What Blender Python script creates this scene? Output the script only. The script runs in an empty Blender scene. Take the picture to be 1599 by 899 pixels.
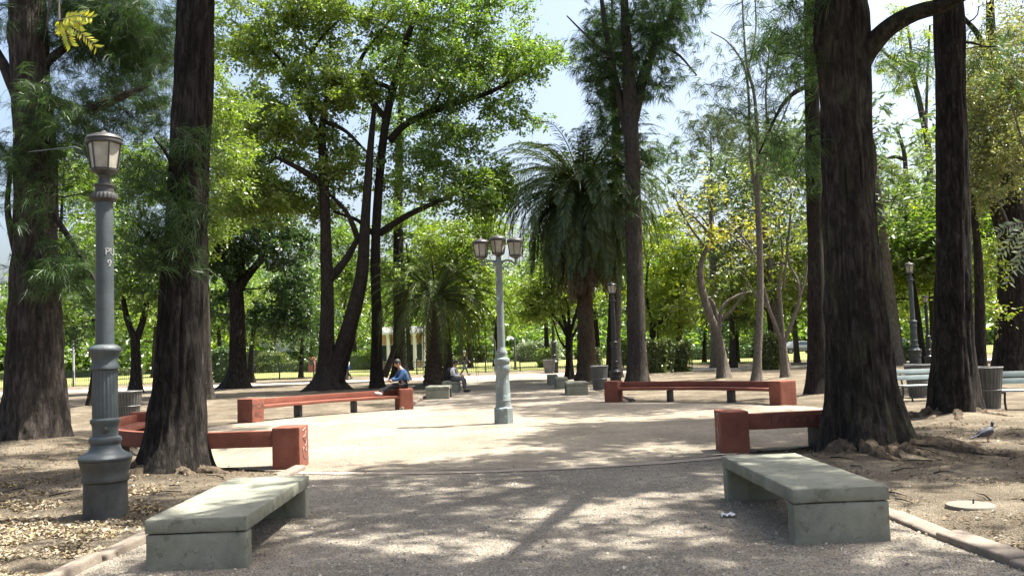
import bpy, bmesh, math, random
import numpy as np
from mathutils import Vector, Matrix, noise

R = math.radians
PI = math.pi
random.seed(7)
scn = bpy.context.scene
COL = scn.collection

# ------------------------------------------------------------------ camera
F, W, H = 1400.0, 1599.0, 899.0
CAMH = 1.7
PITCH = math.atan(95 * math.cos(R(2)) / F)
ROLL = R(-2)
CM = Matrix.Rotation(R(90) + PITCH, 3, 'X') @ Matrix.Rotation(ROLL, 3, 'Z')

def ray(x, y):
    return CM @ Vector(((x - W / 2) / F, -(y - H / 2) / F, -1.0))
def G(x, y, z=0.0):
    d = ray(x, y); t = (z - CAMH) / d.z
    return Vector((d.x * t, d.y * t, z))
def P(x, y, Y):
    d = ray(x, y); t = Y / d.y
    return Vector((d.x * t, Y, CAMH + d.z * t))
def mpp(Y):
    return Y / F

cd = bpy.data.cameras.new('camera')
cam = bpy.data.objects.new('camera', cd); COL.objects.link(cam)
cd.sensor_width = 36; cd.lens = F / W * 36; cd.clip_start = 0.05; cd.clip_end = 3000
cam.location = (0, 0, CAMH)
cam.rotation_euler = CM.to_euler()
scn.camera = cam

# ------------------------------------------------------------------ light
SUN_EL = R(66)
SUN_AZ = math.atan2(0.97, 0.20)           # measured from +Y towards +X
S = Vector((math.cos(SUN_EL) * math.sin(SUN_AZ), math.cos(SUN_EL) * math.cos(SUN_AZ), math.sin(SUN_EL)))
w = bpy.data.worlds.new('World'); scn.world = w; w.use_nodes = True
nt = w.node_tree
bg = nt.nodes['Background']
sky = nt.nodes.new('ShaderNodeTexSky'); sky.sky_type = 'NISHITA'; sky.sun_disc = False
sky.sun_elevation = SUN_EL; sky.sun_rotation = SUN_AZ
sky.air_density = 1.0; sky.dust_density = 6.0; sky.ozone_density = 1.0
nt.links.new(sky.outputs[0], bg.inputs[0]); bg.inputs[1].default_value = 0.1
sl = bpy.data.lights.new('sun', 'SUN'); sl.energy = 5.0; sl.angle = R(0.6); sl.color = (1, .95, .86)
so = bpy.data.objects.new('sun', sl); COL.objects.link(so)
so.rotation_euler = (-S).to_track_quat('-Z', 'Y').to_euler()
so.location = (10, 10, 40)
scn.view_settings.view_transform = 'Standard'; scn.view_settings.look = 'None'
scn.view_settings.exposure = 1.78; scn.view_settings.gamma = 1.0
scn.view_settings.use_curve_mapping = False
cy = scn.cycles
cy.max_bounces = 6; cy.diffuse_bounces = 4; cy.glossy_bounces = 2; cy.transmission_bounces = 4
cy.transparent_max_bounces = 8; cy.use_denoising = True; cy.sample_clamp_indirect = 6
cy.caustics_reflective = False; cy.caustics_refractive = False

# ------------------------------------------------------------------ materials
def new_mat(name):
    m = bpy.data.materials.new(name); m.use_nodes = True
    n = m.node_tree.nodes; b = n['Principled BSDF']
    return m, m.node_tree, n, m.node_tree.links, b

def coords(n, l, scale=(1, 1, 1)):
    tc = n.new('ShaderNodeTexCoord'); mp = n.new('ShaderNodeMapping')
    mp.inputs['Scale'].default_value = scale
    l.new(tc.outputs['Object'], mp.inputs['Vector'])
    return mp.outputs[0]

def noise_tex(n, l, vec, scale, detail=4, rough=.55, dist=0):
    t = n.new('ShaderNodeTexNoise'); t.inputs['Scale'].default_value = scale
    t.inputs['Detail'].default_value = detail; t.inputs['Roughness'].default_value = rough
    t.inputs['Distortion'].default_value = dist
    l.new(vec, t.inputs['Vector']); return t.outputs['Fac']

def ramp(n, l, fac, stops):
    r = n.new('ShaderNodeValToRGB'); e = r.color_ramp.elements
    e[0].position, e[0].color = stops[0][0], (*stops[0][1], 1)
    e[1].position, e[1].color = stops[-1][0], (*stops[-1][1], 1)
    for p, c in stops[1:-1]:
        x = e.new(p); x.color = (*c, 1)
    l.new(fac, r.inputs[0]); return r.outputs[0]

def mix(n, l, fac, a, b, mode='MIX'):
    m = n.new('ShaderNodeMix'); m.data_type = 'RGBA'; m.blend_type = mode
    if isinstance(fac, (int, float)): m.inputs[0].default_value = fac
    else: l.new(fac, m.inputs[0])
    for k, v in ((6, a), (7, b)):
        if isinstance(v, tuple): m.inputs[k].default_value = (*v, 1)
        else: l.new(v, m.inputs[k])
    return m.outputs[2]

def bump(n, l, b, h, strength=.5, dist=.02):
    bp = n.new('ShaderNodeBump'); bp.inputs['Strength'].default_value = strength
    bp.inputs['Distance'].default_value = dist
    l.new(h, bp.inputs['Height']); l.new(bp.outputs[0], b.inputs['Normal'])

def m_ground(name, c_dark, c_mid, c_light, peb=90, pebmix=.5, bs=.6, big=.35):
    m, t, n, l, b = new_mat(name)
    v = coords(n, l)
    f1 = noise_tex(n, l, v, big, 6, .6, .4)
    base = ramp(n, l, f1, [(.3, c_dark), (.5, c_mid), (.72, c_light)])
    f2 = noise_tex(n, l, v, 7, 6, .7)
    base = mix(n, l, .55, base, ramp(n, l, f2, [(.3, (.45, .43, .41)), (.6, (1, 1, 1))]), 'MULTIPLY')
    vo = n.new('ShaderNodeTexVoronoi'); vo.inputs['Scale'].default_value = peb
    vo.inputs['Randomness'].default_value = 1; l.new(v, vo.inputs['Vector'])
    bw = n.new('ShaderNodeRGBToBW'); l.new(vo.outputs['Color'], bw.inputs[0])
    pc = ramp(n, l, bw.outputs[0], [(.2, (.42, .41, .40)), (.5, (.95, .93, .9)), (.8, (1.45, 1.42, 1.36))])
    base = mix(n, l, pebmix, base, pc, 'MULTIPLY')
    l.new(base, b.inputs['Base Color'])
    b.inputs['Roughness'].default_value = .95; b.inputs['Specular IOR Level'].default_value = .15
    f3 = noise_tex(n, l, v, 35, 6, .75)
    mx = n.new('ShaderNodeMath'); mx.operation = 'ADD'
    l.new(f3, mx.inputs[0]); l.new(vo.outputs['Distance'], mx.inputs[1])
    bump(n, l, b, mx.outputs[0], bs, .03)
    return m

def m_bark(name, c0, c1, c2, sc=1.0, moss=0.0, bs=1.0):
    m, t, n, l, b = new_mat(name)
    v = coords(n, l, (8 * sc, 8 * sc, 2.0 * sc))
    f = noise_tex(n, l, v, 1.6, 8, .7, .6)
    v2 = coords(n, l, (1, 1, .5))
    g = noise_tex(n, l, v2, 1.3, 4, .6)
    col = ramp(n, l, f, [(.3, c0), (.5, c1), (.7, c2)])
    col = mix(n, l, .7, col, ramp(n, l, g, [(.3, (.55, .52, .5)), (.65, (1.15, 1.1, 1.05))]), 'MULTIPLY')
    if moss:
        k = noise_tex(n, l, v2, 2.6, 5, .65)
        col = mix(n, l, ramp(n, l, k, [(.55, (0, 0, 0)), (.7, (moss, moss, moss))]), col, (.07, .085, .03))
    l.new(col, b.inputs['Base Color'])
    b.inputs['Roughness'].default_value = .95; b.inputs['Specular IOR Level'].default_value = .1
    f4 = noise_tex(n, l, coords(n, l, (22 * sc, 22 * sc, 4 * sc)), 1.5, 6, .7)
    a = n.new('ShaderNodeMath'); a.operation = 'MULTIPLY_ADD'; a.inputs[1].default_value = .4
    l.new(f4, a.inputs[0]); l.new(f, a.inputs[2])
    bump(n, l, b, a.outputs[0], bs, .06)
    return m

def m_leaf(name, cols, trans=.45, tcol=(1.5, 1.5, .7), gloss=.06, rough=.4):
    m, t, n, l, b = new_mat(name)
    n.remove(b); out = n['Material Output']
    ge = n.new('ShaderNodeNewGeometry')
    k = len(cols) - 1
    c = ramp(n, l, ge.outputs['Random Per Island'], [(i / max(k, 1), cc) for i, cc in enumerate(cols)])
    f = noise_tex(n, l, coords(n, l), .55, 3)
    c = mix(n, l, .6, c, ramp(n, l, f, [(.3, (.6, .65, .6)), (.7, (1.35, 1.3, 1.2))]), 'MULTIPLY')
    d = n.new('ShaderNodeBsdfDiffuse'); l.new(c, d.inputs[0])
    tr = n.new('ShaderNodeBsdfTranslucent'); l.new(mix(n, l, 1.0, c, tcol, 'MULTIPLY'), tr.inputs[0])
    ms = n.new('ShaderNodeMixShader'); ms.inputs[0].default_value = trans
    l.new(d.outputs[0], ms.inputs[1]); l.new(tr.outputs[0], ms.inputs[2])
    gl = n.new('ShaderNodeBsdfGlossy'); gl.inputs['Roughness'].default_value = rough
    gl.inputs[0].default_value = (.9, .95, .9, 1)
    m2 = n.new('ShaderNodeMixShader'); m2.inputs[0].default_value = gloss
    l.new(ms.outputs[0], m2.inputs[1]); l.new(gl.outputs[0], m2.inputs[2])
    l.new(m2.outputs[0], out.inputs['Surface'])
    return m

def m_worn(name, c0, c1, rough=.6, metal=0, scale=3, worn=None, worn_lo=.62, bs=.25, spec=.4, fine=40):
    m, t, n, l, b = new_mat(name)
    v = coords(n, l)
    f = noise_tex(n, l, v, scale, 7, .65, .3)
    c = ramp(n, l, f, [(.3, c0), (.7, c1)])
    if worn:
        k = noise_tex(n, l, v, scale * 2.7, 8, .72, .5)
        c = mix(n, l, ramp(n, l, k, [(worn_lo, (0, 0, 0)), (worn_lo + .06, (1, 1, 1))]), c, worn)
    l.new(c, b.inputs['Base Color'])
    b.inputs['Roughness'].default_value = rough; b.inputs['Metallic'].default_value = metal
    b.inputs['Specular IOR Level'].default_value = spec
    h = noise_tex(n, l, v, fine, 5, .6)
    bump(n, l, b, h, bs, .01)
    return m

M = {}
M['soil'] = m_ground('soil', (.10, .083, .06), (.195, .165, .122), (.33, .287, .215), 60, .55, 1.0, .7)
M['gravel'] = m_ground('gravel_ground', (.235, .21, .175), (.31, .28, .232), (.40, .362, .30), 75, .62, .8, .5)
M['sand'] = m_ground('sand_ground', (.27, .238, .19), (.37, .328, .262), (.46, .412, .33), 85, .5, .8, .5)
M['dust'] = m_ground('dusty_path', (.38, .34, .29), (.46, .42, .36), (.55, .5, .43), 40, .3, .4, .3)
M['lawn'] = m_ground('lawn_ground', (.13, .16, .045), (.22, .235, .08), (.34, .32, .15), 30, .45, .6, .2)
M['stone'] = m_worn('kerb_stone', (.15, .125, .10), (.25, .21, .17), .92, 0, 4, (.10, .085, .065), .58, .8)
M['pinkstone'] = m_worn('pink_stone', (.21, .175, .145), (.30, .255, .21), .92, 0, 3, (.3, .26, .2), .52, .6)
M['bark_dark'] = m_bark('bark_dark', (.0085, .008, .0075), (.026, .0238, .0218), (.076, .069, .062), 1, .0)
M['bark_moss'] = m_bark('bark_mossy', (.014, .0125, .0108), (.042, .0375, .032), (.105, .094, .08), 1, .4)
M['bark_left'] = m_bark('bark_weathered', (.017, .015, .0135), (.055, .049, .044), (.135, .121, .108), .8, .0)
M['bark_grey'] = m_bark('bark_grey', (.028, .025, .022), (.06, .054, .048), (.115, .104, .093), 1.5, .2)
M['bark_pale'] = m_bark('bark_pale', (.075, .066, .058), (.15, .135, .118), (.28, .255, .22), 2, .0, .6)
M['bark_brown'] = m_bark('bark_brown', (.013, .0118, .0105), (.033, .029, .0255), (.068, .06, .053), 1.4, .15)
M['bark_root'] = m_bark('bark_root', (.06, .048, .036), (.13, .105, .078), (.22, .18, .135), 1.2, .0)
M['palm_bark'] = m_bark('palm_bark', (.035, .026, .018), (.09, .07, .05), (.17, .135, .1), 2, .2)
M['needle'] = m_leaf('needle_foliage', [(.022, .055, .018), (.045, .09, .028), (.08, .125, .045)], .45, (1.4, 1.5, .8), .03)
M['needle_pale'] = m_leaf('pale_needle_foliage', [(.05, .085, .04), (.09, .13, .06), (.13, .16, .085)], .4, (1.3, 1.4, .9), .03)
M['leaf_mid'] = m_leaf('mid_green_leaves', [(.065, .125, .018), (.115, .185, .026), (.18, .235, .042)], .6, (1.35, 1.5, .65))
M['leaf_light'] = m_leaf('light_green_leaves', [(.10, .15, .022), (.16, .21, .034), (.21, .26, .05)], .6, (1.3, 1.5, .6))
M['leaf_dark'] = m_leaf('dark_green_leaves', [(.02, .055, .012), (.035, .08, .016), (.06, .11, .022)], .4)
M['leaf_yellow'] = m_leaf('yellow_green_leaves', [(.11, .155, .028), (.17, .21, .035), (.3, .3, .04)], .5, (1.2, 1.35, .5))
M['leaf_gold'] = m_leaf('golden_leaves', [(.12, .16, .03), (.2, .22, .035), (.33, .32, .04), (.46, .42, .045)], .5, (1.2, 1.2, .5))
M['leaf_brown'] = m_leaf('russet_leaves', [(.10, .115, .045), (.16, .165, .065), (.22, .215, .10), (.32, .32, .09), (.13, .19, .05)], .45, (1.1, 1.2, .7))
M['leaf_lime'] = m_leaf('lime_leaves', [(.14, .24, .02), (.22, .32, .03), (.34, .4, .05)], .55, (1.4, 1.3, .4))
M['sprig'] = m_leaf('sprig_leaves', [(.30, .36, .02), (.42, .45, .03), (.55, .48, .04)], .5, (1.3, 1.3, .4))
M['leaf_silver'] = m_leaf('silvery_leaves', [(.12, .16, .09), (.17, .21, .13), (.22, .26, .17)], .4, (1.2, 1.2, .9))
M['frond'] = m_leaf('palm_fronds', [(.03, .058, .014), (.055, .09, .02), (.09, .13, .03)], .3, (1.4, 1.4, .7), .05, .35)
M['frond_light'] = m_leaf('light_palm_fronds', [(.04, .07, .018), (.07, .10, .026), (.11, .13, .04)], .35, (1.4, 1.35, .7), .02, .4)
M['frond_dead'] = m_leaf('dead_fronds', [(.07, .05, .03), (.12, .09, .055), (.17, .13, .085)], .25, (1.1, 1, .8), .02)
M['hedge'] = m_leaf('hedge_leaves', [(.045, .075, .015), (.08, .115, .025), (.13, .15, .04)], .35)
M['blossom'] = m_leaf('orange_blossoms', [(.45, .22, .02), (.6, .3, .02), (.5, .36, .04)], .3, (1.1, 1, .8))
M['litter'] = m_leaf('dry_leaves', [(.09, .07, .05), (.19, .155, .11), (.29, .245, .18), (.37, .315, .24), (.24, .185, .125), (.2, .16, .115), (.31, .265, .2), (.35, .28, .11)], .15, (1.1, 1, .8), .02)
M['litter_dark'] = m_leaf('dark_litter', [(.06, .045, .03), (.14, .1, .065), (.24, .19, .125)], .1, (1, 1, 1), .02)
M['pebble'] = m_leaf('pebbles', [(.10, .09, .085), (.22, .2, .18), (.34, .31, .27), (.5, .46, .4)], .0, (1, 1, 1), .03)
M['concrete_green'] = m_worn('green_grey_concrete', (.155, .163, .128), (.275, .276, .222), .9, 0, 3.2, (.15, .155, .115), .56, .5, .2, 60)
M['red'] = m_worn('red_paint', (.15, .05, .033), (.235, .088, .058), .88, 0, 3.0, (.225, .115, .085), .62, .3, .3)
M['lamp_grey'] = m_worn('grey_lamp_paint', (.042, .054, .06), (.082, .099, .105), .55, 0, 2.5, (.05, .045, .038), .6, .35, .4)
M['lamp_base'] = m_worn('sooty_lamp_paint', (.03, .032, .03), (.075, .08, .078), .55, 0, 4, (.09, .085, .07), .62, .3, .4)
M['lamp_teal'] = m_worn('teal_lamp_paint', (.13, .155, .155), (.22, .255, .25), .55, 0, 2, (.33, .45, .46), .58, .2, .4)
M['lamp_dark'] = m_worn('dark_lamp_metal', (.035, .035, .035), (.07, .068, .065), .45, 0, 6, (.11, .1, .085), .62, .2, .45)
M['lamp_black'] = m_worn('black_lamp_paint', (.012, .013, .015), (.025, .026, .028), .35, 0, 4, None, .6, .15, .5)
M['white_paint'] = m_worn('white_paint', (.6, .6, .56), (.75, .74, .7), .7, 0, 5)
M['stencil'] = m_worn('worn_stencil_paint', (.34, .35, .34), (.46, .46, .44), .8, 0, 9, (.16, .17, .175), .5)
M['dark_paint'] = m_worn('dark_graffiti_paint', (.05, .03, .025), (.08, .045, .04), .7, 0, 5)
M['tag_pale'] = m_worn('pale_graffiti_paint', (.3, .2, .175), (.42, .31, .28), .7, 0, 5)
m, t, n, l, b = new_mat('lantern_glass'); b.inputs['Base Color'].default_value = (.55, .52, .43, 1)
b.inputs['Roughness'].default_value = .25; b.inputs['Transmission Weight'].default_value = .35
l.new(ramp(n, l, noise_tex(n, l, coords(n, l), 6, 5, .6), [(.3, (.42, .39, .31)), (.7, (.68, .65, .56))]), b.inputs['Base Color'])
M['glass'] = m
M['wire'] = m_worn('galvanised_wire', (.13, .13, .13), (.22, .22, .21), .55, .3, 6)
M['bin_sheet'] = m_worn('grey_bin_sheet', (.07, .07, .068), (.13, .128, .12), .7, 0, 4)
M['bench_slat'] = m_worn('pale_bench_boards', (.2, .245, .245), (.3, .35, .345), .7, 0, 4)
M['iron'] = m_worn('dark_iron', (.02, .02, .02), (.05, .05, .05), .5, 0, 6)
M['fence'] = m_worn('fence_metal', (.03, .035, .03), (.06, .065, .055), .5, 0, 3)
M['skin'] = m_worn('skin', (.30, .17, .11), (.36, .21, .14), .55, 0, 8)
M['hair'] = m_worn('dark_hair', (.01, .008, .007), (.02, .016, .013), .6, 0, 20)
M['hair_grey'] = m_worn('grey_hair', (.3, .3, .3), (.4, .4, .4), .6, 0, 20)
M['blue_cloth'] = m_worn('blue_cloth', (.018, .055, .14), (.035, .09, .21), .85, 0, 6)
M['dark_cloth'] = m_worn('dark_cloth', (.01, .01, .013), (.02, .02, .026), .85, 0, 6)
M['grey_cloth'] = m_worn('grey_cloth', (.06, .065, .08), (.1, .11, .13), .85, 0, 6)
M['white_cloth'] = m_worn('white_cloth', (.6, .6, .62), (.72, .72, .74), .85, 0, 6)
M['shoe'] = m_worn('pale_shoes', (.4, .4, .42), (.6, .6, .62), .6, 0, 8)
M['pigeon'] = m_worn('pigeon_feathers', (.03, .032, .04), (.085, .09, .11), .6, 0, 12)
M['pigeon_leg'] = m_worn('pigeon_leg', (.25, .08, .07), (.3, .1, .09), .6)
M['wall_cream'] = m_worn('ochre_wall', (.55, .36, .2), (.66, .45, .26), .85, 0, .6)
M['wall_white'] = m_worn('white_wall', (.66, .65, .62), (.78, .77, .74), .85, 0, .5)
M['window'] = m_worn('dark_window_glass', (.03, .045, .055), (.05, .07, .085), .15, 0, 1, None, .6, .05, .6)
M['booth_red'] = m_worn('booth_red', (.3, .08, .08), (.36, .11, .11), .6)
M['car_white'] = m_worn('white_car_paint', (.62, .64, .66), (.7, .72, .74), .25, 0, 1, None, .6, .02, .5)
M['car_grey'] = m_worn('grey_car_paint', (.12, .13, .14), (.16, .17, .18), .25, 0, 1, None, .6, .02, .5)
M['car_dark'] = m_worn('dark_car_paint', (.02, .025, .035), (.03, .035, .045), .25, 0, 1, None, .6, .02, .5)
M['rubber'] = m_worn('rubber', (.015, .015, .015), (.025, .025, .025), .8)
M['paper'] = m_worn('white_paper', (.7, .71, .73), (.8, .8, .82), .8)
M['lid'] = m_worn('cover_concrete', (.13, .12, .095), (.21, .19, .155), .9, 0, 5, (.10, .085, .065), .6, .5)

# ------------------------------------------------------------------ mesh helpers
def np_mesh(name, V, F4, mat, smooth=False):
    me = bpy.data.meshes.new(name)
    V = np.asarray(V, dtype=np.float32); F4 = np.asarray(F4, dtype=np.int32)
    k = F4.shape[1]
    me.vertices.add(len(V)); me.vertices.foreach_set('co', V.ravel())
    me.loops.add(F4.size); me.loops.foreach_set('vertex_index', F4.ravel())
    me.polygons.add(len(F4)); me.polygons.foreach_set('loop_start', np.arange(0, F4.size, k, dtype=np.int32))
    me.polygons.foreach_set('use_smooth', np.full(len(F4), smooth, dtype=bool))
    me.update(calc_edges=True); me.validate()
    me.materials.append(mat)
    return me

def link(name, me, parent=None):
    o = bpy.data.objects.new(name, me); COL.objects.link(o)
    if parent: o.parent = parent
    return o

def leaf_obj(name, parts, mat, parent=None):
    V, Fc = join_np(parts)
    if parent is not None:
        V = V - np.array(root_loc(parent), dtype=np.float32)
    return link(name, np_mesh(name, V, Fc, mat), parent)

def join_np(parts):
    Vs, Fs, o = [], [], 0
    for v, f in parts:
        Vs.append(v); Fs.append(f + o); o += len(v)
    return np.concatenate(Vs), np.concatenate(Fs)

def root_loc(o):
    v = Vector((0, 0, 0))
    while o is not None:
        v = v + o.location; o = o.parent
    return v

class MB:
    def __init__(s): s.v = []; s.f = []
    def add(s, vs, fs):
        o = len(s.v); s.v.extend([tuple(v) for v in vs]); s.f.extend([tuple(i + o for i in f) for f in fs])
    def box(s, c, size, mat3=None, taper=1.0):
        hx, hy, hz = size[0] / 2, size[1] / 2, size[2] / 2
        vs = []
        for sz in (-1, 1):
            k = 1 if sz < 0 else taper
            for sx, sy in ((-1, -1), (1, -1), (1, 1), (-1, 1)):
                p = Vector((sx * hx * k, sy * hy * k, sz * hz))
                if mat3: p = mat3 @ p
                vs.append(p + Vector(c))
        s.add(vs, [(3, 2, 1, 0), (4, 5, 6, 7), (0, 1, 5, 4), (1, 2, 6, 5), (2, 3, 7, 6), (3, 0, 4, 7)])
    def chipped(s, c, size, mat3=None, cell=.045, amp=.003, chip=.02, seed=0.0):
        """a block with uneven faces and worn, chipped edges"""
        bm = bmesh.new(); bmesh.ops.create_cube(bm, size=1)
        bmesh.ops.scale(bm, vec=size, verts=bm.verts)
        bmesh.ops.bevel(bm, geom=list(bm.edges), offset=.012, segments=2, affect='EDGES', profile=.55)
        for ax in range(3):
            k = int(size[ax] / cell)
            for i in range(1, k):
                pc = Vector((0, 0, 0)); pc[ax] = -size[ax] / 2 + .015 + (size[ax] - .03) * i / k; no = Vector((0, 0, 0)); no[ax] = 1
                bmesh.ops.bisect_plane(bm, geom=bm.verts[:] + bm.edges[:] + bm.faces[:], dist=1e-4, plane_co=pc, plane_no=no)
        bm.normal_update()
        for v in bm.verts:
            n_ = v.normal; q = (v.co + Vector((seed, seed * 2.3, 0)))
            d = amp * noise.noise(q * 6) + amp * .6 * noise.noise(q * 22)
            if max(abs(n_.x), abs(n_.y), abs(n_.z)) < .97: d -= chip * max(0, noise.noise(q * 9) - .22) + chip * .6 * max(0, noise.noise(q * 28) - .25)
            v.co = v.co + n_ * d
        bm.verts.index_update()
        vs = [(mat3 @ v.co if mat3 else v.co) + Vector(c) for v in bm.verts]
        s.add(vs, [tuple(v.index for v in f.verts) for f in bm.faces]); bm.free()
    def tube(s, pts, rad, sides=8, cap=True, rfun=None):
        pts = [Vector(p) for p in pts]; k = len(pts)
        if not isinstance(rad, (list, tuple, np.ndarray)): rad = [rad] * k
        t0 = (pts[1] - pts[0]).normalized()
        up = Vector((1, 0, 0)) if abs(t0.x) < .9 else Vector((0, 1, 0))
        a = (up - t0 * up.dot(t0)).normalized(); vs = []
        for i in range(k):
            t = (pts[min(i + 1, k - 1)] - pts[max(i - 1, 0)])
            t = t.normalized() if t.length > 1e-9 else t0
            a = (a - t * a.dot(t))
            a = a.normalized() if a.length > 1e-6 else t.orthogonal().normalized()
            b = t.cross(a)
            for j in range(sides):
                th = 2 * PI * j / sides
                r = rad[i] * (rfun(i, th) if rfun else 1)
                vs.append(pts[i] + (a * math.cos(th) + b * math.sin(th)) * r)
        fs = []
        for i in range(k - 1):
            for j in range(sides):
                q = (j + 1) % sides
                fs.append((i * sides + j, i * sides + q, (i + 1) * sides + q, (i + 1) * sides + j))
        if cap:
            fs.append(tuple(range(sides))[::-1]); fs.append(tuple(range((k - 1) * sides, k * sides)))
        s.add(vs, fs)
    def lathe(s, c, prof, sides=24, rfun=None, rot=0.0):
        vs, fs = [], []
        for i, (r, z) in enumerate(prof):
            for j in range(sides):
                th = 2 * PI * j / sides + rot
                rr = r * (rfun(i, th, z) if rfun else 1)
                vs.append(Vector(c) + Vector((rr * math.cos(th), rr * math.sin(th), z)))
        k = len(prof)
        for i in range(k - 1):
            for j in range(sides):
                q = (j + 1) % sides
                fs.append((i * sides + j, i * sides + q, (i + 1) * sides + q, (i + 1) * sides + j))
        fs.append(tuple(range(sides))[::-1]); fs.append(tuple(range((k - 1) * sides, k * sides)))
        s.add(vs, fs)
    def ball(s, c, r, seg=12, rings=8, mat3=None):
        r = (r, r, r) if isinstance(r, (int, float)) else r
        vs, fs = [], []
        for i in range(rings + 1):
            ph = PI * i / rings
            for j in range(seg):
                th = 2 * PI * j / seg
                p = Vector((r[0] * math.sin(ph) * math.cos(th), r[1] * math.sin(ph) * math.sin(th), r[2] * math.cos(ph)))
                if mat3: p = mat3 @ p
                vs.append(p + Vector(c))
        for i in range(rings):
            for j in range(seg):
                q = (j + 1) % seg
                fs.append((i * seg + j, (i + 1) * seg + j, (i + 1) * seg + q, i * seg + q))
        s.add(vs, fs)
    def build(s, name, mat, parent=None, smooth=False, bevel=0.0, seg=2, sharp=R(40)):
        me = bpy.data.meshes.new(name)
        off = root_loc(parent) if parent is not None else Vector((0, 0, 0))
        me.from_pydata([tuple(Vector(v) - off) for v in s.v], [], s.f)
        bm = bmesh.new(); bm.from_mesh(me)
        if bevel > 0:
            bmesh.ops.remove_doubles(bm, verts=bm.verts, dist=1e-5)
            ed = [e for e in bm.edges if len(e.link_faces) == 2 and e.calc_face_angle(0) > R(30)]
            bmesh.ops.bevel(bm, geom=ed, offset=bevel, segments=seg, affect='EDGES', profile=.6, clamp_overlap=True)
        bmesh.ops.recalc_face_normals(bm, faces=bm.faces)
        if smooth:
            for f in bm.faces: f.smooth = True
            for e in bm.edges:
                if len(e.link_faces) == 2 and e.calc_face_angle(0) > sharp: e.smooth = False
        bm.to_mesh(me); bm.free()
        me.materials.append(mat)
        return link(name, me, parent)

def tag(o, label, cat, group=None, kind=None):
    if kind: o['kind'] = kind
    else: o['category'] = cat
    if label: o['label'] = label
    if group: o['group'] = group
    return o
def thing(name, label, cat, loc, group=None):
    o = bpy.data.objects.new(name, None); COL.objects.link(o)
    o.location = loc; o.empty_display_size = .2
    return tag(o, label, cat, group)
def copy_tree(o, parent=None):
    c = o.copy(); COL.objects.link(c)
    if parent: c.parent = parent
    for ch in list(o.children): copy_tree(ch, c)
    return c
def structure(o):
    o['kind'] = 'structure'; return o

def spline(pts, vals, n):
    """Catmull-Rom through pts with values interpolated alongside."""
    P0 = np.array([list(p) + [v] for p, v in zip(pts, vals)], dtype=float)
    if len(P0) == 2:
        out = [P0[0] + (P0[1] - P0[0]) * t for t in np.linspace(0, 1, n)]
    else:
        Q = np.vstack([2 * P0[0] - P0[1], P0, 2 * P0[-1] - P0[-2]])
        out = []
        m = len(P0) - 1
        for t in np.linspace(0, m - 1e-6, n):
            i = int(t); u = t - i
            a, b, c, d = Q[i], Q[i + 1], Q[i + 2], Q[i + 3]
            out.append(.5 * ((2 * b) + (-a + c) * u + (2 * a - 5 * b + 4 * c - d) * u * u + (-a + 3 * b - 3 * c + d) * u ** 3))
    out = np.array(out)
    return [Vector(o[:3]) for o in out], [max(float(o[3]), .003) for o in out]

def unit(v):
    return v / np.maximum(np.linalg.norm(v, axis=1, keepdims=True), 1e-9)

def leaf_quads(rng, C, n, spread, L, Wd, droop=.3, upn=.5):
    """kite shaped leaves scattered round cluster centres C"""
    C = np.asarray(C); k = len(C) * n
    T = max(3, n // 14)                                   # twigs per cluster, leaves stand along them
    td = rng.normal(size=(len(C), T, 3)) * np.array([1, 1, .55]); td = td / np.linalg.norm(td, axis=2, keepdims=True)
    tl = spread * rng.uniform(.9, 2.1, size=(len(C), T, 1))
    ti = rng.integers(0, T, size=(len(C), n)); ci = np.arange(len(C))[:, None]
    tdir = td[ci, ti].reshape(-1, 3); u = rng.uniform(.1, 1, size=(k, 1)) ** .8
    pos = np.repeat(C, n, axis=0) + tdir * tl[ci, ti].reshape(-1, 1) * u + np.array([0, 0, -.25]) * spread * u * u + rng.normal(size=(k, 3)) * (.05 + .09 * spread)
    d = rng.normal(size=(k, 3)) * .75 + tdir * .7; d[:, 2] = d[:, 2] * .7 - droop; d = unit(d)
    nn = rng.normal(size=(k, 3)) * .8; nn[:, 2] += upn; nn = unit(nn)
    s = unit(np.cross(d, nn)); nn = np.cross(s, d)
    sz = np.clip(rng.lognormal(-.12, .36, size=(k, 1)), .4, 1.9); L_ = L * sz; W_ = Wd * sz
    fold = nn * W_ * rng.uniform(.05, .35, size=(k, 1))
    p0 = pos; p2 = pos + d * L_
    p1 = pos + d * L_ * .45 + s * W_ * .5 + fold; p3 = pos + d * L_ * .45 - s * W_ * .5 + fold
    V = np.stack([p0, p1, p2, p3], axis=1).reshape(-1, 3)
    Fc = np.arange(k * 4).reshape(-1, 4)
    return V, Fc

def needle_sprays(rng, C, n, spread, tufts, L, wd, droop=.8):
    """wispy drooping sprays of thin branchlets round cluster centres"""
    C = np.asarray(C); T = len(C) * tufts
    tp = np.repeat(C, tufts, axis=0) + rng.normal(size=(T, 3)) * np.array([spread, spread, spread * .7])
    td = rng.normal(size=(T, 3)); td[:, 2] = td[:, 2] * .4 - droop * .4; td = unit(td)
    k = T * n
    o = np.repeat(tp, n, axis=0) + rng.normal(size=(k, 3)) * .03
    d = np.repeat(td, n, axis=0) + rng.normal(size=(k, 3)) * .38; d = unit(d)
    LL = L * rng.uniform(.5, 1.2, size=(k, 1))
    mid = o + d * LL * .5; tip = mid + unit(d + np.array([0, 0, -droop])) * LL * .5
    s = unit(np.cross(d, rng.normal(size=(k, 3)))) * wd * .5
    V = np.stack([o - s * .6, o + s * .6, mid + s, mid - s, mid - s, mid + s, tip + s * .15, tip - s * .15], axis=1).reshape(-1, 3)
    Fc = np.arange(k * 8).reshape(-1, 4)
    return V, Fc

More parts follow.
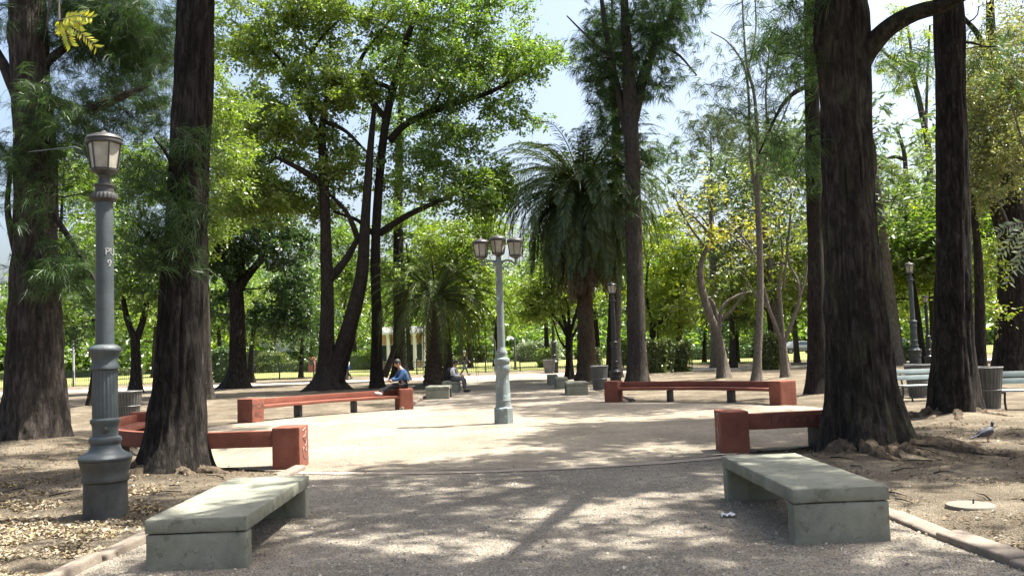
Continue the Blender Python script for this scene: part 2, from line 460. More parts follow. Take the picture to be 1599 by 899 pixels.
def ell_points(rng, c, r, n, shell=2.0):
    d = unit(rng.normal(size=(n, 3)))
    rad = rng.uniform(0, 1, size=(n, 1)) ** (1 / shell)
    return np.array(c) + d * rad * np.array(r)

def trunk_tube(mb, pts, rad, seed, flare=.5, lobes=5, sides=36, step=.14, rough=.07, hflare=.5):
    L = sum((Vector(pts[i + 1]) - Vector(pts[i])).length for i in range(len(pts) - 1))
    k = max(8, int(L / step))
    P2, R2 = spline(pts, rad, k)
    z0 = P2[0].z; ph = seed * 1.7
    def rf(i, th):
        h = P2[i].z - z0
        ca, sa = math.cos(th), math.sin(th)
        q = math.exp(-max(h, 0) / hflare)
        lob = .45 + .55 * math.cos(lobes * th + ph + .9 * math.sin(th * 2 + seed))
        f = 1 + flare * q * (.45 + .75 * lob) + .12 * math.exp(-max(h, 0) / 1.6)
        f += rough * 1.2 * noise.noise(Vector((ca * 1.3 + seed, sa * 1.3, h * .55)))
        f += rough * .75 * noise.noise(Vector((ca * 5 + seed, sa * 5, h * .5 + noise.noise(Vector((h * 1.2, ca, sa))))))
        f += rough * .55 * noise.noise(Vector((ca * 11 + seed, sa * 11, h * 1.6)))
        if sides > 60: f += rough * .5 * noise.noise(Vector((ca * 19 + seed, sa * 19, h * .9)))
        kn = noise.noise(Vector((ca * 2.2 + seed * 3, sa * 2.2, h * 1.5)))
        f += rough * 2.2 * max(0, kn - .38)
        return f
    mb.tube(P2, R2, sides, True, rf)
    return P2, R2

def grow(mb, nodes, targets, rng, r_max=.08, r_tip=.008, sides=5, wob=.12, up=.35, kmax=1e9):
    """joins every cluster centre to the nearest wood with a bent, tapering branch"""
    NP = np.array([list(p) for p, r in nodes]); NR = np.array([r for p, r in nodes])
    tg = np.array(targets)
    dmin = np.array([np.min(np.linalg.norm(NP - t, axis=1)) for t in tg])
    for idx in np.argsort(dmin):
        t = tg[idx]
        dv = t - NP; dist = np.linalg.norm(dv, axis=1)
        cost = dist + np.where(dv[:, 2] < 0, -dv[:, 2] * 1.0, 0) + np.where(NR < .012, .5, 0)
        j = int(np.argmin(cost)); a = Vector(NP[j]); b = Vector(t)
        dd = (b - a).length
        if dd < .05: continue
        r0 = min(NR[j] * .62, r_max * min(1, .25 + dd * .28), r_max)
        r0 = max(r0, r_tip * 1.1)
        m1 = a.lerp(b, .38) + Vector(rng.normal(size=3)) * wob * dd * .5 + Vector((0, 0, -up * dd * .12))
        m2 = a.lerp(b, .72) + Vector(rng.normal(size=3)) * wob * dd * .5 + Vector((0, 0, up * dd * .08))
        ps, rs = spline([a, m1, m2, b], [r0, r0 * .7, r0 * .45 + r_tip * .3, r_tip], 4 + int(min(dd * 2, 5)))
        mb.tube(ps, rs, sides, False)
        NP = np.vstack([NP, [list(p) for p in ps[1:]]]); NR = np.concatenate([NR, rs[1:]])

# ------------------------------------------------------------------ ground
CX, CY, RX, RY = -0.15, 20.3, 8.0, 7.6        # plaza ring centre and radii
TREE_BASES = []                                # (x, y, mound height, radius)

def path_edges(y):
    """left and right edge of the near path at depth y"""
    return (-3.15 + .02 * (y - 8), 3.3 + .02 * (y - 8)) if y < CY else (-3.2, 3.3)

# near kerb lines as seen
def kerb_poly():
    return None

def ground_h(x, y):
    e = ((x - CX) / (RX + .3)) ** 2 + ((y - CY) / (RY + .3)) ** 2
    lx, rx = path_edges(y)
    inside = e < 1 or (lx < x < rx)
    dist = min(abs(x - lx), abs(x - rx)) if not inside else 0
    if e > 1: dist = min(dist, (math.sqrt(e) - 1) * 7)
    k = 0 if inside else min(1, dist / .8)
    h = k * (.025 + .035 * noise.noise(Vector((x * .35, y * .35, 3))) + .022 * noise.noise(Vector((x * 1.6, y * 1.6, 0))) + .012 * noise.noise(Vector((x * 5, y * 5, 7))))
    for bx, by, mh, mr in TREE_BASES:
        d2 = ((x - bx) ** 2 + (y - by) ** 2) / (mr * mr)
        if d2 < 6: h += mh * math.exp(-d2) * (k if k < 1 else 1)
    if y > 45: h *= max(0, 1 - (y - 45) / 8)
    return h if not inside else -.012

def build_ground():
    xs = np.concatenate([[-500, -200, -100, -60, -40, -30, -24], np.arange(-20, -8, .3), np.arange(-8, 9, .1), np.arange(9, 20, .3), [22, 26, 32, 42, 60, 100, 200, 500]])
    ys = np.concatenate([[-60, -20, -5, 0, 3], np.arange(5, 18, .1), np.arange(18, 32, .25), np.arange(32, 60, 1.0), [62, 66, 72, 80, 100, 150, 250, 400, 800]])
    V = [(x, y, ground_h(x, y)) for y in ys for x in xs]
    nx = len(xs); Fc = [(j * nx + i, j * nx + i + 1, (j + 1) * nx + i + 1, (j + 1) * nx + i) for j in range(len(ys) - 1) for i in range(nx - 1)]
    o = link('ground', np_mesh('ground', V, Fc, M['soil'], True)); structure(o)

def strip_sheet(name, left, right, z, mat, jit=.06, seed=0):
    """a sheet between two polylines with an uneven edge"""
    n = 160
    Lp, _ = spline([(p[0], p[1], 0) for p in left], [0] * len(left), n)
    Rp, _ = spline([(p[0], p[1], 0) for p in right], [0] * len(right), n)
    V, Fc = [], []
    for i in range(n):
        a, b = Lp[i], Rp[i]
        ja = jit * (noise.noise(Vector((a.y * 1.1, seed, 0))) + .6 * noise.noise(Vector((a.y * 4, seed, 2))))
        jb = jit * (noise.noise(Vector((b.y * 1.1, seed, 5))) + .6 * noise.noise(Vector((b.y * 4, seed, 8))))
        V += [(a.x + ja, a.y, z), (b.x + jb, b.y, z)]
    for i in range(n - 1): Fc.append((2 * i, 2 * i + 1, 2 * i + 3, 2 * i + 2))
    return structure(link(name, np_mesh(name, V, Fc, mat)))

# ------------------------------------------------------------------ trees
def px_path(path, Y):
    """[(px, py, width_px[, dY])...] -> world points and radii"""
    pts, rad = [], []
    for q in path:
        y = Y + (q[3] if len(q) > 3 else 0)
        pts.append(P(q[0], q[1], y)); rad.append(q[2] * .5 * mpp(y))
    return pts, rad

SUNFLECKS = [(G(x, y), rx, ry) for x, y, rx, ry in (   # gaps cut into the unseen canopy so sun lands on chosen spots, radii in metres
    (711, 775, .40, .35), (910, 779, .35, .2), (1000, 791, .5, .4), (835, 816, .4, .3), (662, 849, .45, .5), (521, 845, .3, .45), (583, 808, .25, .2),
    (996, 857, .25, .2), (538, 760, .3, .25), (620, 760, .25, .2), (1080, 826, .35, .4), (730, 744, .35, .2), (600, 715, .8, .5), (900, 722, .9, .5), (1060, 697, .8, .5),
    (90, 702, .8, .4), (60, 850, .4, .6), (265, 782, .4, .3), (330, 735, .5, .3), (1520, 805, .7, .5), (1570, 700, .8, 1.0), (1450, 692, .5, .5), (1300, 800, .3, .5),
    (700, 690, 1.5, .9), (560, 670, 1.5, 1.0), (330, 800, .25, .5), (420, 755, .25, .4), (1190, 735, .25, .3), (1320, 775, .2, .25), (1010, 742, .3, .2), (800, 880, .3, .2), (1180, 880, .3, .2), (1440, 870, .4, .3),
    (765, 800, .25, .2), (1000, 832, .3, .25), (1120, 862, .3, .2), (560, 880, .35, .25), (880, 850, .3, .2), (455, 822, .25, .25), (1060, 768, .25, .2), (650, 805, .25, .2), (1105, 740, .25, .25), (820, 760, .25, .15), (500, 745, .3, .2),
    (1450, 765, .4, .3), (1550, 755, .4, .3), (1400, 832, .35, .25), (1490, 850, .3, .25), (1580, 845, .4, .3), (1595, 785, .4, .3), (1530, 660, .8, .7), (1440, 655, .6, .6), (1480, 722, .4, .25), (1340, 822, .2, .25),
    (150, 842, .3, .3), (30, 800, .4, .3), (210, 762, .3, .25), (180, 872, .3, .3), (130, 762, .35, .25), (20, 735, .5, .3), (120, 885, .3, .25), (240, 715, .3, .3))]
for px_, py_, Y_, r_ in ((115, 50, 10.0, .5), (1575, 400, 15.0, .5), (60, 620, 18.4, 1.0), (75, 540, 18.6, .8), (170, 690, 9.5, .35), (168, 560, 9.6, .25), (320, 788, 8.0, .45), (395, 762, 9.0, .45), (450, 745, 10, .3), (1200, 728, 10.4, .5), (1300, 758, 9.0, .4), (310, 560, 13.4, .4)):
    p_ = P(px_, py_, Y_); SUNFLECKS.append((p_ - S * (p_.z / S.z), r_, r_))
def sun_gap(q):
    keep = []
    for p in q:
        x, y = p[0] - S.x / S.z * p[2], p[1] - S.y / S.z * p[2]
        keep.append(all(((x - g.x) / (rx + .22)) ** 2 + ((y - g.y) / (ry + .22)) ** 2 > 1 for g, rx, ry in SUNFLECKS))
    return q[np.array(keep)]

def make_tree(name, label, cat, path, limbs=(), crowns=(), bark='bark_dark', leaf='leaf_mid', kind='leaf', seed=1,
              flare=.5, lobes=5, sides=24, L=.14, Wd=.075, n=60, spread=.45, tufts=6, rmax=.09, rough=.07, step=.2, mound=.12,
              group=None, extra=None, wob=.12, droop=.3, hflare=.5, r_tip=.008, bsides=5, cname='crown', dens=1.0, wsc=.84):
    rng = np.random.default_rng(seed)
    base = G(path[0][0], path[0][1]); Y = base.y
    pts, rad = px_path(path, Y)
    rad = [r * wsc for r in rad]
    pts[0] = Vector((base.x, base.y, -.12))
    t = thing(name, label, cat, base, group)
    TREE_BASES.append((base.x, base.y, mound, max(rad[0] * 2.2, .5)))
    mb = MB()
    P2, R2 = trunk_tube(mb, pts, rad, seed, flare, lobes, sides, step, rough, hflare)
    nodes = [(p, r) for p, r in zip(P2, R2) if p.z > 1.2]
    lb = MB()
    for lim in limbs:
        lp, lr = px_path(lim, Y)
        a, c = spline(lp, lr, 6 + 3 * len(lp))
        def rf(i, th): return 1 + .12 * noise.noise(Vector((math.cos(th) * 2 + seed, math.sin(th) * 2, i * .4)))
        lb.tube(a, c, 10, True, rf)
        nodes += list(zip(a, c))
    tgt, parts = [], []
    for cr in crowns:
        px, py, dY, rx, ry, rz, k = cr[:7]
        c = P(px, py, Y + dY); s = mpp(Y + dY)
        q = ell_points(rng, c, (rx * s, rz, ry * s), int(k * dens), 2.4); q[:, 2] = np.maximum(q[:, 2], 1.0)
        if len(cr) > 7: q = sun_gap(q)
        tgt.append(q)
        if len(cr) > 7: parts.append(needle_sprays(rng, q, 16, .36, 22, .42, .024))       # dense out-of-view foliage, sized and placed to shade the ground
        elif kind == 'leaf': parts.append(leaf_quads(rng, q, n, spread, L, Wd, droop))
        else: parts.append(needle_sprays(rng, q, n, spread, tufts, L, Wd))
    if tgt:
        grow(lb, nodes, np.concatenate(tgt), rng, rmax, r_tip, bsides, wob)
    if lb.v: mb.add(lb.v, lb.f)
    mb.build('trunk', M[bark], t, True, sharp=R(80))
    if parts: leaf_obj(cname, parts, M[leaf], t)
    if extra: extra(t, rng, P2, R2, nodes)
    return t

def surface_roots(t, spec, bark, seed):
    """roots that run out over the soil, half buried"""
    rng = random.Random(seed); mb = MB()
    for ang, ln, r0 in spec:
        p = t.location + Vector((math.cos(ang), math.sin(ang), 0)) * (.22 + r0 * 2.0)
        ps, rs = [], []
        a = ang
        k = 10
        for i in range(k):
            u = i / (k - 1)
            ps.append(Vector((p.x, p.y, max(0, .06 * (1 - u * 1.6)) * (r0 / .09) - .006 - .05 * u + .018 * math.sin(i * 1.7 + seed))))
            rs.append(r0 * (1 - u) ** .8 + .012)
            a += rng.uniform(-.35, .35)
            p = p + Vector((math.cos(a), math.sin(a), 0)) * ln / k
        a2, r2 = spline(ps, rs, 40)
        mb.tube(a2, r2, 12, True, lambda i, th: .8 + .4 * noise.noise(Vector((math.cos(th) * 2, math.sin(th) * 2 + ang, i * .45))) + .2 * noise.noise(Vector((math.cos(th) * 6, math.sin(th) * 6 + ang, i * .9))))
    mb.build('surface_roots', M[bark], t, True)

# --- the five big wispy conifers of the foreground
def t1_extra(t, rng, P2, R2, nodes):
    mb = MB()
    for q in range(6):
        x = 66 + q * 3; a = P(x, -40, t.location.y - .7)
        b = P(x + rng.uniform(-4, 14), rng.uniform(25, 70), t.location.y - .8)
        ps, rs = spline([a, a.lerp(b, .5) + Vector((.08, 0, .1)), b], [.02, .012, .003], 8); mb.tube(ps, rs, 4)
    mb.build('hanging_bark', M['bark_pale'], t)
T1 = make_tree('conifer_tree', 'big rugged conifer at the left picture edge, its flared foot in sunlight', 'tree',
    [(52, 694, 92), (56, 640, 88), (56, 520, 78), (56, 400, 70), (54, 250, 62), (46, 100, 58), (42, -60, 54), (40, -420, 34), (40, -700, 8)],
    limbs=[[(60, 150, 22), (130, 172, 16, -.3), (190, 150, 12, -.4), (230, 135, 7, -.3)], [(40, 180, 24), (10, 110, 18), (-30, 40, 10)],
           [(70, 100, 16), (120, 60, 10, .5), (190, 10, 6, .8)], [(30, 420, 12), (12, 330, 9), (14, 250, 6), (-20, 210, 4)],
           [(60, 300, 10), (120, 390, 8, -.4), (150, 440, 4, -.6)]],
    crowns=[(165, 60, 1.0, 100, 70, 1.6, 60), (195, 30, 1.2, 100, 70, 1.8, 44), (80, 165, -.9, 45, 45, .4, 7), (170, 170, .3, 90, 50, 1.2, 20), (110, 250, .5, 60, 60, 1.2, 12), (20, 230, -.5, 50, 70, .8, 8), (105, 420, -.6, 50, 36, .6, 11),
            (75, 330, -.8, 34, 40, .4, 3), (30, 40, .6, 70, 60, .8, 9), (40, -300, 0, 260, 230, 3.6, 90, 1), (230, 160, .6, 50, 50, .8, 10)],
    bark='bark_left', leaf='needle', kind='needle', seed=11, wsc=.93, flare=.38, lobes=6, sides=90, step=.09, rough=.13, n=20, tufts=12, dens=1.3, spread=.3, L=.4, Wd=.009, rmax=.05, extra=t1_extra, mound=.2)

def t2_extra(t, rng, P2, R2, nodes):
    surface_roots(t, [(2.6, 1.6, .13), (3.5, 1.4, .15), (4.1, 1.1, .14), (-.5, 1.1, .11), (5.2, 1.2, .12)], 'bark_root', 3)
T2 = make_tree('conifer_tree', 'tall dark conifer rising beside the near left lamp post behind the concrete bench', 'tree',
    [(272, 738, 96), (275, 690, 88), (280, 600, 81), (284, 500, 76), (289, 400, 71), (298, 200, 65), (305, 0, 60), (310, -250, 46), (316, -560, 28), (320, -800, 8)],
    limbs=[[(275, 420, 9), (245, 380, 7, -.5), (215, 350, 4, -.6)], [(290, 330, 9), (265, 250, 6, -.6), (240, 215, 3, -.6)], [(300, -80, 30), (420, -180, 20), (560, -240, 10)]],
    crowns=[(255, 350, -.6, 34, 60, .4, 9), (235, 300, -.4, 40, 50, .5, 7), (290, 225, -.7, 22, 26, .25, 2), (242, 400, -.3, 34, 25, .5, 6),
            (320, -430, 0, 260, 190, 2.6, 80, 1), (560, -420, 0, 200, 90, 1.6, 40, 1), (620, -330, 7, 230, 120, 4, 80, 1)],
    bark='bark_dark', leaf='needle', kind='needle', seed=12, wsc=.93, flare=.5, lobes=5, sides=90, step=.08, rough=.12, n=20, tufts=11, spread=.25, L=.36, Wd=.008, rmax=.05, extra=t2_extra, mound=.1)

def t3_extra(t, rng, P2, R2, nodes):
    surface_roots(t, [(-.2, 2.6, .17), (-.7, 3.0, .16), (-1.3, 1.8, .15), (-2.0, 1.4, .19), (-1.65, 2.2, .13), (-2.5, 1.2, .18), (.3, 2.2, .12), (-2.25, .9, .16), (-1.0, 2.4, .10)], 'bark_root', 5)
T3 = make_tree('conifer_tree', 'massive dark trunk with a forking limb behind the near right concrete bench', 'tree',
    [(1358, 706, 92), (1351, 650, 98), (1342, 560, 90), (1332, 440, 80), (1325, 300, 75), (1319, 150, 74), (1316, 60, 76), (1312, -60, 62), (1310, -300, 50), (1310, -560, 28), (1310, -780, 8)],
    limbs=[[(1330, 120, 40), (1368, 62, 32, -.2), (1420, 24, 27, -.5), (1490, 0, 23, -.9), (1580, -70, 22, -1.5), (1680, -200, 12, -2.5)],
           [(1312, -120, 44), (1180, -260, 34, -2.0), (1000, -430, 24, -4), (800, -520, 12, -5.5)],
           [(1310, -200, 40), (1330, -420, 30, -3.5), (1400, -800, 20, -6)],
           [(1310, -300, 36), (1200, -420, 26, .5), (1060, -480, 14, 1)]],
    crowns=[(1290, -430, 0, 330, 130, 2.6, 84, 1), (1180, -700, -3.5, 520, 160, 2.6, 100, 1), (1350, -900, -5.5, 560, 200, 2.2, 90, 1), (1010, -640, -2, 260, 130, 2.5, 46, 1), (1560, -420, -1, 220, 120, 2.5, 50, 1), (1900, -990, -5.2, 430, 260, 2.3, 100, 1), (1500, -1000, -6.2, 420, 260, 1.8, 70, 1),
            (1245, 60, .8, 45, 90, .6, 14), (1255, 240, .8, 30, 30, .4, 4)],
    bark='bark_moss', leaf='needle', kind='needle', seed=13, wsc=1.0, flare=.75, lobes=5, sides=96, step=.08, rough=.14, n=16, tufts=9, spread=.36, L=.42, Wd=.010, rmax=.07, extra=t3_extra, mound=.14, hflare=.45)
def t5_extra(t, rng, P2, R2, nodes):
    surface_roots(t, [(-1.0, 1.7, .13), (-1.9, 1.6, .13), (3.3, 1.4, .14), (.0, 1.7, .12), (-2.6, 1.3, .12)], 'bark_root', 8)
T5 = make_tree('conifer_tree', 'straight dark trunk between the massive forked trunk and the right picture edge', 'tree',
    [(1490, 650, 62), (1489, 600, 64), (1489, 500, 58), (1487, 300, 50), (1483, 100, 47), (1480, 0, 46), (1472, -200, 36), (1468, -400, 22), (1465, -600, 6)],
    crowns=[(1420, -330, 0, 310, 160, 3.0, 165, 1), (1900, -480, -5, 320, 150, 3.4, 90, 1), (1720, -420, -2, 200, 120, 2.6, 50, 1), (1380, -200, 1, 110, 60, 1.5, 25), (1545, 60, 1, 30, 70, .5, 5), (1420, 90, 3, 50, 50, .8, 12)],
    bark='bark_dark', leaf='needle', kind='needle', seed=15, wsc=.93, flare=.5, lobes=5, sides=80, step=.1, rough=.11, n=12, tufts=8, spread=.34, L=.42, Wd=.014, rmax=.06, extra=t5_extra, mound=.14)
T4 = make_tree('conifer_tree', 'slim straight trunk standing just left of the massive forked trunk', 'tree',
    [(1276, 620, 34), (1276, 560, 32), (1274, 400, 30), (1269, 200, 27), (1265, 0, 24), (1262, -120, 18), (1260, -320, 6)],
    limbs=[[(1268, 130, 9), (1225, 160, 6, -1), (1185, 240, 3, -1.2)]],
    crowns=[(1225, 90, -.5, 45, 60, 1.2, 26), (1235, 230, -.5, 40, 40, .8, 10), (1270, 260, -.6, 26, 60, .3, 8), (1160, 165, -1, 60, 30, .8, 9), (1262, -150, 0, 170, 110, 3.2, 85, 1), (1110, -210, 6, 190, 100, 4.5, 90, 1)],
    bark='bark_brown', leaf='needle', kind='needle', seed=14, flare=.5, sides=28, step=.2, n=14, tufts=7, spread=.32, L=.5, Wd=.014, rmax=.05, r_tip=.006)

# --- behind the ring, centre right: pair of conifers in front of the palm
T8 = make_tree('conifer_tree', 'tall grey trunk in front of the big palm, with shaggy foliage at its fork', 'tree',
    [(996, 600, 38), (995, 560, 36), (991, 400, 33), (987, 250, 31), (984, 150, 28), (978, 60, 20), (972, -60, 12), (970, -160, 5)],
    limbs=[[(985, 200, 20), (1005, 120, 17, .3), (1028, 60, 12, .3), (1062, 0, 7, .5), (1080, -60, 4)], [(986, 240, 14), (962, 130, 12, .3), (945, 40, 9, .3), (935, -40, 5)],
           [(1040, 75, 5, .3), (1062, 88, 4, .2), (1088, 118, 2.5, 0)], [(955, 90, 6), (920, 60, 4), (885, 25, 2)]],
    crowns=[(985, 50, 1, 80, 75, 2.0, 56), (955, 150, 1.2, 45, 70, 1.2, 30), (970, 240, 1, 34, 60, .7, 14), (1050, 30, 0, 60, 40, 1.5, 24), (1000, -70, 0, 130, 60, 3.4, 40, 1), (1030, 110, -.2, 40, 50, 1, 13),
            (930, 90, 0, 30, 60, 1, 10), (985, 320, -.4, 18, 60, .3, 3), (1035, 240, 0, 25, 25, .8, 4)],
    bark='bark_grey', leaf='needle', kind='needle', seed=18, wsc=.78, flare=.5, sides=28, step=.25, n=18, tufts=9, dens=1.1, spread=.42, L=.6, Wd=.02, rmax=.07)
T8b = make_tree('conifer_tree', 'dark slender trunk half hidden between the big palm and the grey trunk', 'tree',
    [(958, 592, 28), (958, 540, 25), (961, 440, 23), (964, 320, 22), (962, 200, 16), (958, 80, 8), (955, -20, 3)],
    crowns=[(958, 180, .5, 40, 90, 1.4, 18), (955, 60, .5, 50, 70, 1.4, 14)],
    bark='bark_brown', leaf='needle', kind='needle', seed=19, flare=.5, n=12, tufts=7, spread=.45, L=.6, Wd=.02, step=.3)

# --- the leaning broadleaf group left of the centre
T11 = make_tree('broadleaf_tree', 'broad-footed tree with two stems parting low behind the occupied red bench', 'tree',
    [(512, 612, 58), (512, 585, 40), (510, 540, 30), (511, 470, 27), (509, 380, 24), (506, 280, 20), (503, 200, 15), (512, 140, 9), (516, 60, 5)],
    limbs=[[(522, 590, 32), (540, 530, 27), (556, 470, 23), (566, 420, 20), (570, 350, 16), (577, 250, 12), (584, 170, 7)],
           [(512, 440, 14), (540, 405, 12), (560, 370, 8)], [(506, 290, 14), (470, 265, 9, -.6), (430, 245, 5, -1)], [(560, 375, 10), (540, 330, 7), (500, 290, 4)],
           [(507, 190, 9), (540, 205, 6), (575, 240, 3)], [(505, 230, 10), (450, 110, 6, 1), (400, 60, 4, 1), (360, 30, 3, 1.5)], [(470, 105, 5, 1), (510, 50, 4), (545, 20, 2)]],
    crowns=[(430, 190, 0, 100, 60, 3.0, 66), (520, 130, 0, 70, 50, 2.5, 46), (400, 60, 1, 90, 55, 3, 40), (520, 30, 1, 110, 45, 3, 46), (390, 300, 0, 75, 55, 2.6, 40), (540, 250, 1, 60, 50, 2, 22), (480, 320, 2, 60, 40, 2, 16),
            (470, -90, 0, 200, 60, 4, 40)],
    bark='bark_brown', leaf='leaf_light', seed=21, wsc=.75, r_tip=.012, flare=1.1, lobes=6, sides=32, step=.2, n=170, dens=1.5, spread=.46, L=.17, Wd=.09, rmax=.07, hflare=.7)
T12 = make_tree('broadleaf_tree', 'slender leaning tree whose long limb sweeps right above the triple lamp', 'tree',
    [(588, 608, 26), (588, 560, 22), (588, 480, 21), (586, 400, 20), (591, 300, 18), (601, 200, 17), (620, 115, 15), (636, 60, 13), (662, -10, 10), (690, -90, 5)],
    limbs=[[(608, 220, 13), (634, 194, 11), (680, 171, 10), (760, 146, 8, .5), (810, 120, 5, .8), (860, 95, 3, 1)], [(592, 365, 12), (635, 337, 10), (680, 316, 7, -.5), (740, 290, 4, -1)],
           [(604, 190, 9), (570, 130, 8), (615, 85, 4, 1)], [(612, 140, 8), (560, 105, 7, -.5), (610, 30, 3)], [(672, 175, 5), (700, 120, 4), (710, 60, 3)], [(588, 370, 9), (560, 345, 6), (520, 330, 4)]],
    crowns=[(690, 120, 0, 110, 55, 3, 60), (800, 90, 1, 85, 50, 2.6, 46), (660, 40, 0, 110, 50, 3, 44), (800, 180, 1, 60, 40, 2, 12), (700, 220, 0, 80, 45, 2.4, 26), (720, 300, -1, 80, 38, 2.2, 34), (780, 280, -.5, 40, 40, 1.6, 14), (640, 270, .5, 50, 50, 2, 18), (760, 20, 0, 70, 40, 2, 14), (700, -100, 0, 170, 60, 4, 40)],
    bark='bark_brown', leaf='leaf_mid', seed=22, wsc=.75, r_tip=.012, flare=.6, n=160, dens=1.4, spread=.46, L=.17, Wd=.085, rmax=.06, step=.25)
T13 = make_tree('broadleaf_tree', 'dark straight tree wrapped in creeper right behind the seated person', 'tree',
    [(624, 594, 34), (624, 560, 27), (623, 500, 24), (622, 400, 21), (622, 300, 18), (625, 200, 15), (628, 110, 9), (634, 30, 4)],
    limbs=[[(600, 588, 11, -.8), (612, 555, 9, -.6), (628, 500, 8, -.6), (632, 440, 6, -.5), (622, 390, 4, -.5)], [(630, 480, 4, -.7), (640, 440, 4, -.7), (634, 380, 2, -.6)]],
    crowns=[(650, 420, 0, 45, 45, 1.4, 18), (640, 340, 0, 50, 50, 1.6, 20), (625, 180, 0, 60, 60, 2, 20), (600, 420, 0, 40, 35, 1.4, 12), (640, 80, 1, 70, 60, 2, 20), (560, 500, 3, 30, 40, 1, 6)],
    bark='bark_dark', leaf='leaf_mid', seed=23, wsc=.75, r_tip=.012, flare=.6, n=150, dens=1.5, spread=.46, L=.17, Wd=.09, rmax=.05, step=.25)
T14 = make_tree('broadleaf_tree', 'thick dark pollarded trunk under dense shade left of the two-stemmed tree', 'tree',
    [(368, 607, 46), (370, 580, 32), (371, 520, 28), (370, 470, 26), (368, 440, 24)],
    limbs=[[(366, 450, 18), (345, 410, 12), (330, 350, 7), (310, 290, 4)], [(372, 450, 17), (395, 420, 12), (430, 380, 8), (455, 330, 5)], [(370, 445, 14), (380, 380, 10), (372, 300, 6), (380, 220, 4)]],
    crowns=[(370, 330, 0, 110, 70, 3.2, 70), (330, 400, 0, 60, 45, 2.2, 30), (430, 380, 0, 60, 45, 2.2, 34), (360, 240, 1, 90, 60, 3, 34), (455, 470, 1, 42, 55, 1.6, 34), (405, 500, 2, 35, 30, 1.2, 10), (340, 470, 1, 30, 35, 1, 7)],
    bark='bark_dark', leaf='leaf_dark', seed=24, r_tip=.012, flare=.6, n=170, dens=1.4, spread=.48, L=.18, Wd=.1, rmax=.07, step=.25)
T15 = make_tree('broadleaf_tree', 'small dark young tree immediately right of the thick pollarded trunk', 'tree',
    [(391, 597, 14), (391, 570, 9), (393, 540, 8), (397, 510, 7), (402, 470, 5)],
    crowns=[(405, 480, 0, 40, 35, 2, 26), (395, 520, 0, 22, 18, 1, 8)], bark='bark_dark', leaf='leaf_light', seed=25, n=70, spread=.5, L=.2, Wd=.1, step=.4)
T16 = make_tree('broadleaf_tree', 'dark forked tree seen between the near left lamp post and the tall dark conifer', 'tree',
    [(212, 614, 24), (212, 590, 18), (212, 560, 17), (211, 520, 16)],
    limbs=[[(210, 530, 11), (198, 495, 9), (188, 440, 6), (180, 380, 4)], [(213, 530, 12), (226, 490, 9), (232, 440, 6), (238, 370, 4)]],
    crowns=[(195, 400, 0, 60, 70, 2.4, 50), (225, 440, -.5, 35, 55, 1.4, 26), (190, 290, 1, 80, 60, 2.6, 40), (165, 480, 1, 35, 40, 1.5, 16), (250, 260, 1, 60, 60, 2, 24)],
    bark='bark_dark', leaf='leaf_mid', seed=26, n=150, dens=1.4, spread=.45, L=.18, Wd=.095, step=.3)
T17 = make_tree('broadleaf_tree', 'thin dark stem close behind the rugged conifer at the left edge', 'tree',
    [(98, 655, 13), (97, 610, 11), (95, 540, 10), (93, 460, 9), (95, 360, 6), (100, 260, 3)],
    crowns=[(110, 380, .5, 60, 60, 1.6, 34), (120, 270, 1, 60, 60, 1.8, 30), (90, 480, .5, 35, 30, 1, 10)],
    bark='bark_dark', leaf='leaf_mid', seed=27, n=120, dens=1.3, spread=.38, L=.12, Wd=.06, step=.3)
T18 = make_tree('broadleaf_tree', 'thin trunk with a sunlit foot showing at the right side of the tall dark conifer', 'tree',
    [(327, 627, 18), (326, 600, 14), (324, 540, 12), (322, 440, 10), (322, 330, 7), (326, 230, 4)],
    crowns=[(350, 260, 0, 60, 60, 1.8, 30), (340, 160, .5, 55, 70, 1.8, 26), (330, 370, 0, 30, 40, 1, 9)],
    bark='bark_grey', leaf='leaf_light', seed=28, n=130, dens=1.3, spread=.38, L=.13, Wd=.065, step=.3)
T19 = make_tree('broadleaf_tree', 'slanting dark stump-like tree just left of the fluted lamp post base', 'tree',
    [(140, 638, 15), (145, 600, 11), (152, 545, 9), (156, 470, 7), (150, 400, 4)],
    crowns=[(140, 420, 0, 45, 45, 1.6, 22), (120, 500, 1, 30, 35, 1.3, 12)],
    bark='bark_dark', leaf='leaf_dark', seed=29, n=120, dens=1.3, spread=.38, L=.14, Wd=.07, step=.3)

# --- right hand background: pale, half bare trees
T20 = make_tree('bare_tree', 'crooked pale-barked tree with hooked top and yellow leaves behind the right red bench', 'tree',
    [(1131, 593, 22), (1127, 560, 17), (1120, 520, 15), (1108, 490, 14), (1097, 455, 13), (1093, 425, 11), (1098, 400, 9), (1108, 372, 7), (1090, 345, 4), (1060, 320, 2)],
    limbs=[[(1122, 515, 8), (1116, 480, 6), (1108, 465, 4)], [(1122, 520, 8), (1128, 480, 5), (1150, 462, 4), (1172, 455, 2.5)], [(1126, 500, 5), (1150, 475, 3.5), (1168, 440, 2)],
           [(1106, 374, 6), (1130, 360, 4), (1170, 390, 3), (1200, 400, 2)], [(1100, 385, 5), (1075, 350, 3), (1050, 300, 2)], [(1108, 372, 4), (1112, 330, 3), (1100, 290, 2)]],
    crowns=[(1130, 365, 0, 60, 30, 1.6, 22), (1075, 330, 0, 35, 30, 1.2, 9), (1180, 355, 0, 50, 30, 1.4, 14), (1110, 290, 0, 40, 30, 1, 7)],
    bark='bark_pale', leaf='leaf_gold', seed=31, n=18, dens=1.2, spread=.4, L=.17, Wd=.09, rmax=.04, wob=.2, flare=.5, step=.25)
